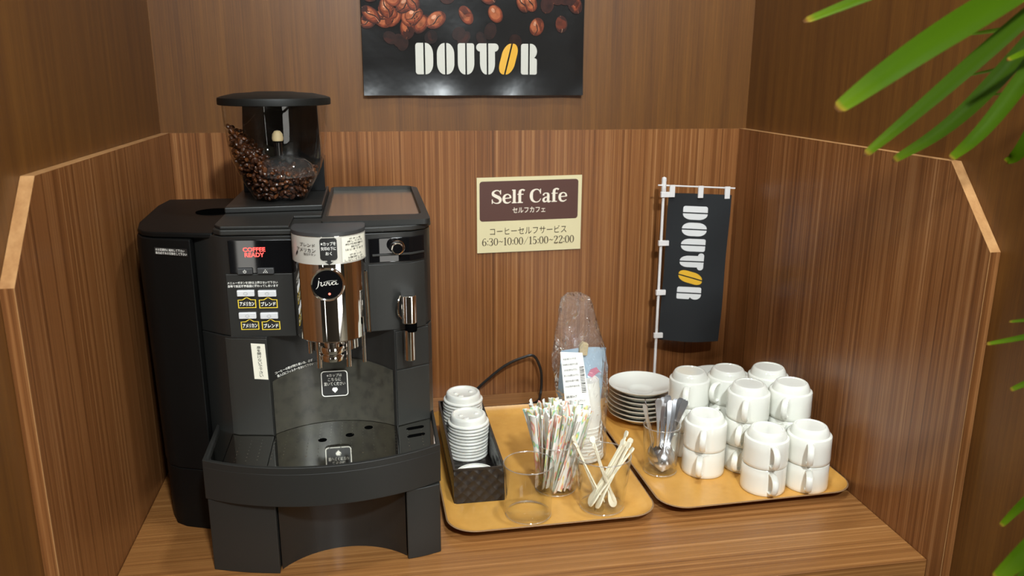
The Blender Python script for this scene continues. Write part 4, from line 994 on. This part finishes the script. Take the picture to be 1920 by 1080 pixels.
# ------------------------------------------------------------------ palm at the right edge
pm = thing('potted_palm', (1.085, -1.060, -.75), 'green palm with long narrow leaves reaching in at the right edge', 'plant')
def leaf_material():
    m = bpy.data.materials.new('palm_leaf'); n, l, p = nt(m)
    at = n.new('ShaderNodeAttribute'); at.attribute_name = 'tip'; oi = n.new('ShaderNodeObjectInfo')
    r = ramp(n, [(0, '3b5706'), (.72, '486606'), (.93, '64800e'), (.965, '9a8526'), (.985, '764a22'), (1, '60401f')]); l.new(at.outputs['Fac'], r.inputs['Fac'])
    hs = n.new('ShaderNodeHueSaturation'); mv = n.new('ShaderNodeMapRange'); mv.inputs['To Min'].default_value = .7; mv.inputs['To Max'].default_value = 1.0
    l.new(oi.outputs['Random'], mv.inputs['Value']); l.new(mv.outputs[0], hs.inputs['Value']); l.new(r.outputs['Color'], hs.inputs['Color'])
    l.new(hs.outputs[0], p.inputs['Base Color']); p.inputs['Roughness'].default_value = .5; p.inputs['Specular IOR Level'].default_value = .05
    tl = n.new('ShaderNodeBsdfTranslucent'); mxs = n.new('ShaderNodeMixShader'); mxs.inputs[0].default_value = .5; out = n['Material Output']
    l.new(hs.outputs[0], tl.inputs['Color']); l.new(p.outputs[0], mxs.inputs[1]); l.new(tl.outputs[0], mxs.inputs[2]); l.new(mxs.outputs[0], out.inputs['Surface'])
    return m
M_leaf = leaf_material()
HUBS = [(1.056, -.941, .808), (1.09, -.925, .731), (1.038, -1.024, .487), (1.009, -1.078, .347)]
LEAVES = [([.735, -.952, .715], [.86, -.962, .76], .0182, 0), ([.737, -1.014, .644], [.828, -1.004, .70], .027, 0), ([.794, -.971, .603], [.875, -.968, .668], .0187, 0),
 ([.856, -.922, .592], [.922, -.939, .648], .0198, 0), ([.882, -.967, .598], [.923, -.972, .645], .019, 0), ([.977, -.923, .589], [.99, -.937, .623], .0183, 0),
 ([.987, -.829, .712], [1.045, -.868, .722], .0097, 1), ([1.0, -.821, .67], [1.052, -.867, .691], .0071, 1), ([1.014, -.829, .649], [1.062, -.875, .667], .0049, 1), ([.905, -.99, .684], [.968, -.975, .704], .0112, 1),
 ([.973, -.963, .439], [1.008, -.986, .452], .0066, 2), ([.936, -.981, .424], [.986, -1.005, .445], .0089, 2), ([.942, -1.012, .389], [.982, -1.022, .418], .0107, 2),
 ([.913, -1.058, .278], [.947, -1.064, .317], .0123, 3), ([.847, -1.131, .279], [.905, -1.113, .303], .0212, 3), ([.801, -1.098, .214], [.892, -1.105, .245], .0182, 3)]
for tip, mid, w, h in LEAVES:
    P = spline([HUBS[h], mid, tip], 14); n = len(P); rings = []; tips = []
    for k, p in enumerate(P):
        s = k/(n-1); p = Vector(p); a = Vector(P[max(k-1, 0)]); c = Vector(P[min(k+1, n-1)]); t = (c-a).normalized()
        view = Vector((-.35, -.75, .55)).normalized(); side = t.cross(view).normalized(); nr = side.cross(t).normalized()
        ww = w*.5*(1 if w > .02 else .84)*(min(1, .25+s*2.2) if s < .5 else 1)*(1-max(0, (s-.42)/.58)**1.15*.62)
        if k == n-1: ww *= .45
        rings.append([tuple(p+side*ww*q+nr*(abs(q)**1.3)*ww*.30-nr*.0006*e) for q, e in ((-1, 0), (-.5, 0), (0, 0), (.5, 0), (1, 0), (.5, 1), (0, 1), (-.5, 1))]); tips += [s]*8
    b = MB(); b.loft(rings, True, True); o = b.build('leaf', M_leaf, pm, ang=80)
    at = o.data.attributes.new('tip', 'FLOAT', 'POINT'); at.data.foreach_set('value', tips)
M_stem = mat('palm_stem', '5d6b35', .6)
for h, z in zip(HUBS, (.45, .40, .2, .08)):
    b = MB(); b.tube(spline([(1.085, -1.06, z-.15), (1.085, -1.05, z), (.5*(1.085+h[0])+.01, .5*(-1.05+h[1]), z+(h[2]-z)*.6), h], 8), .0035, 8); b.build('leaf_stalk', M_stem, pm)
b = MB(); b.tube([(1.085, -1.06, -.52), (1.088, -1.058, -.1), (1.085, -1.06, .30)], [.013, .011, .007], 12); b.build('stem', mat('fibrous_stem', '5a4630', .9, bump=(120, .6, .003)), pm)
b = MB(); b.lathe([(.0005, 0), (.050, 0), (.052, .004), (.056, .20), (.058, .24), (.0545, .24), (.052, .215), (.0005, .215)], 1.085, -1.06, -.75, 40); b.build('pot', mat('dark_pot', '3a3430', .5), pm)
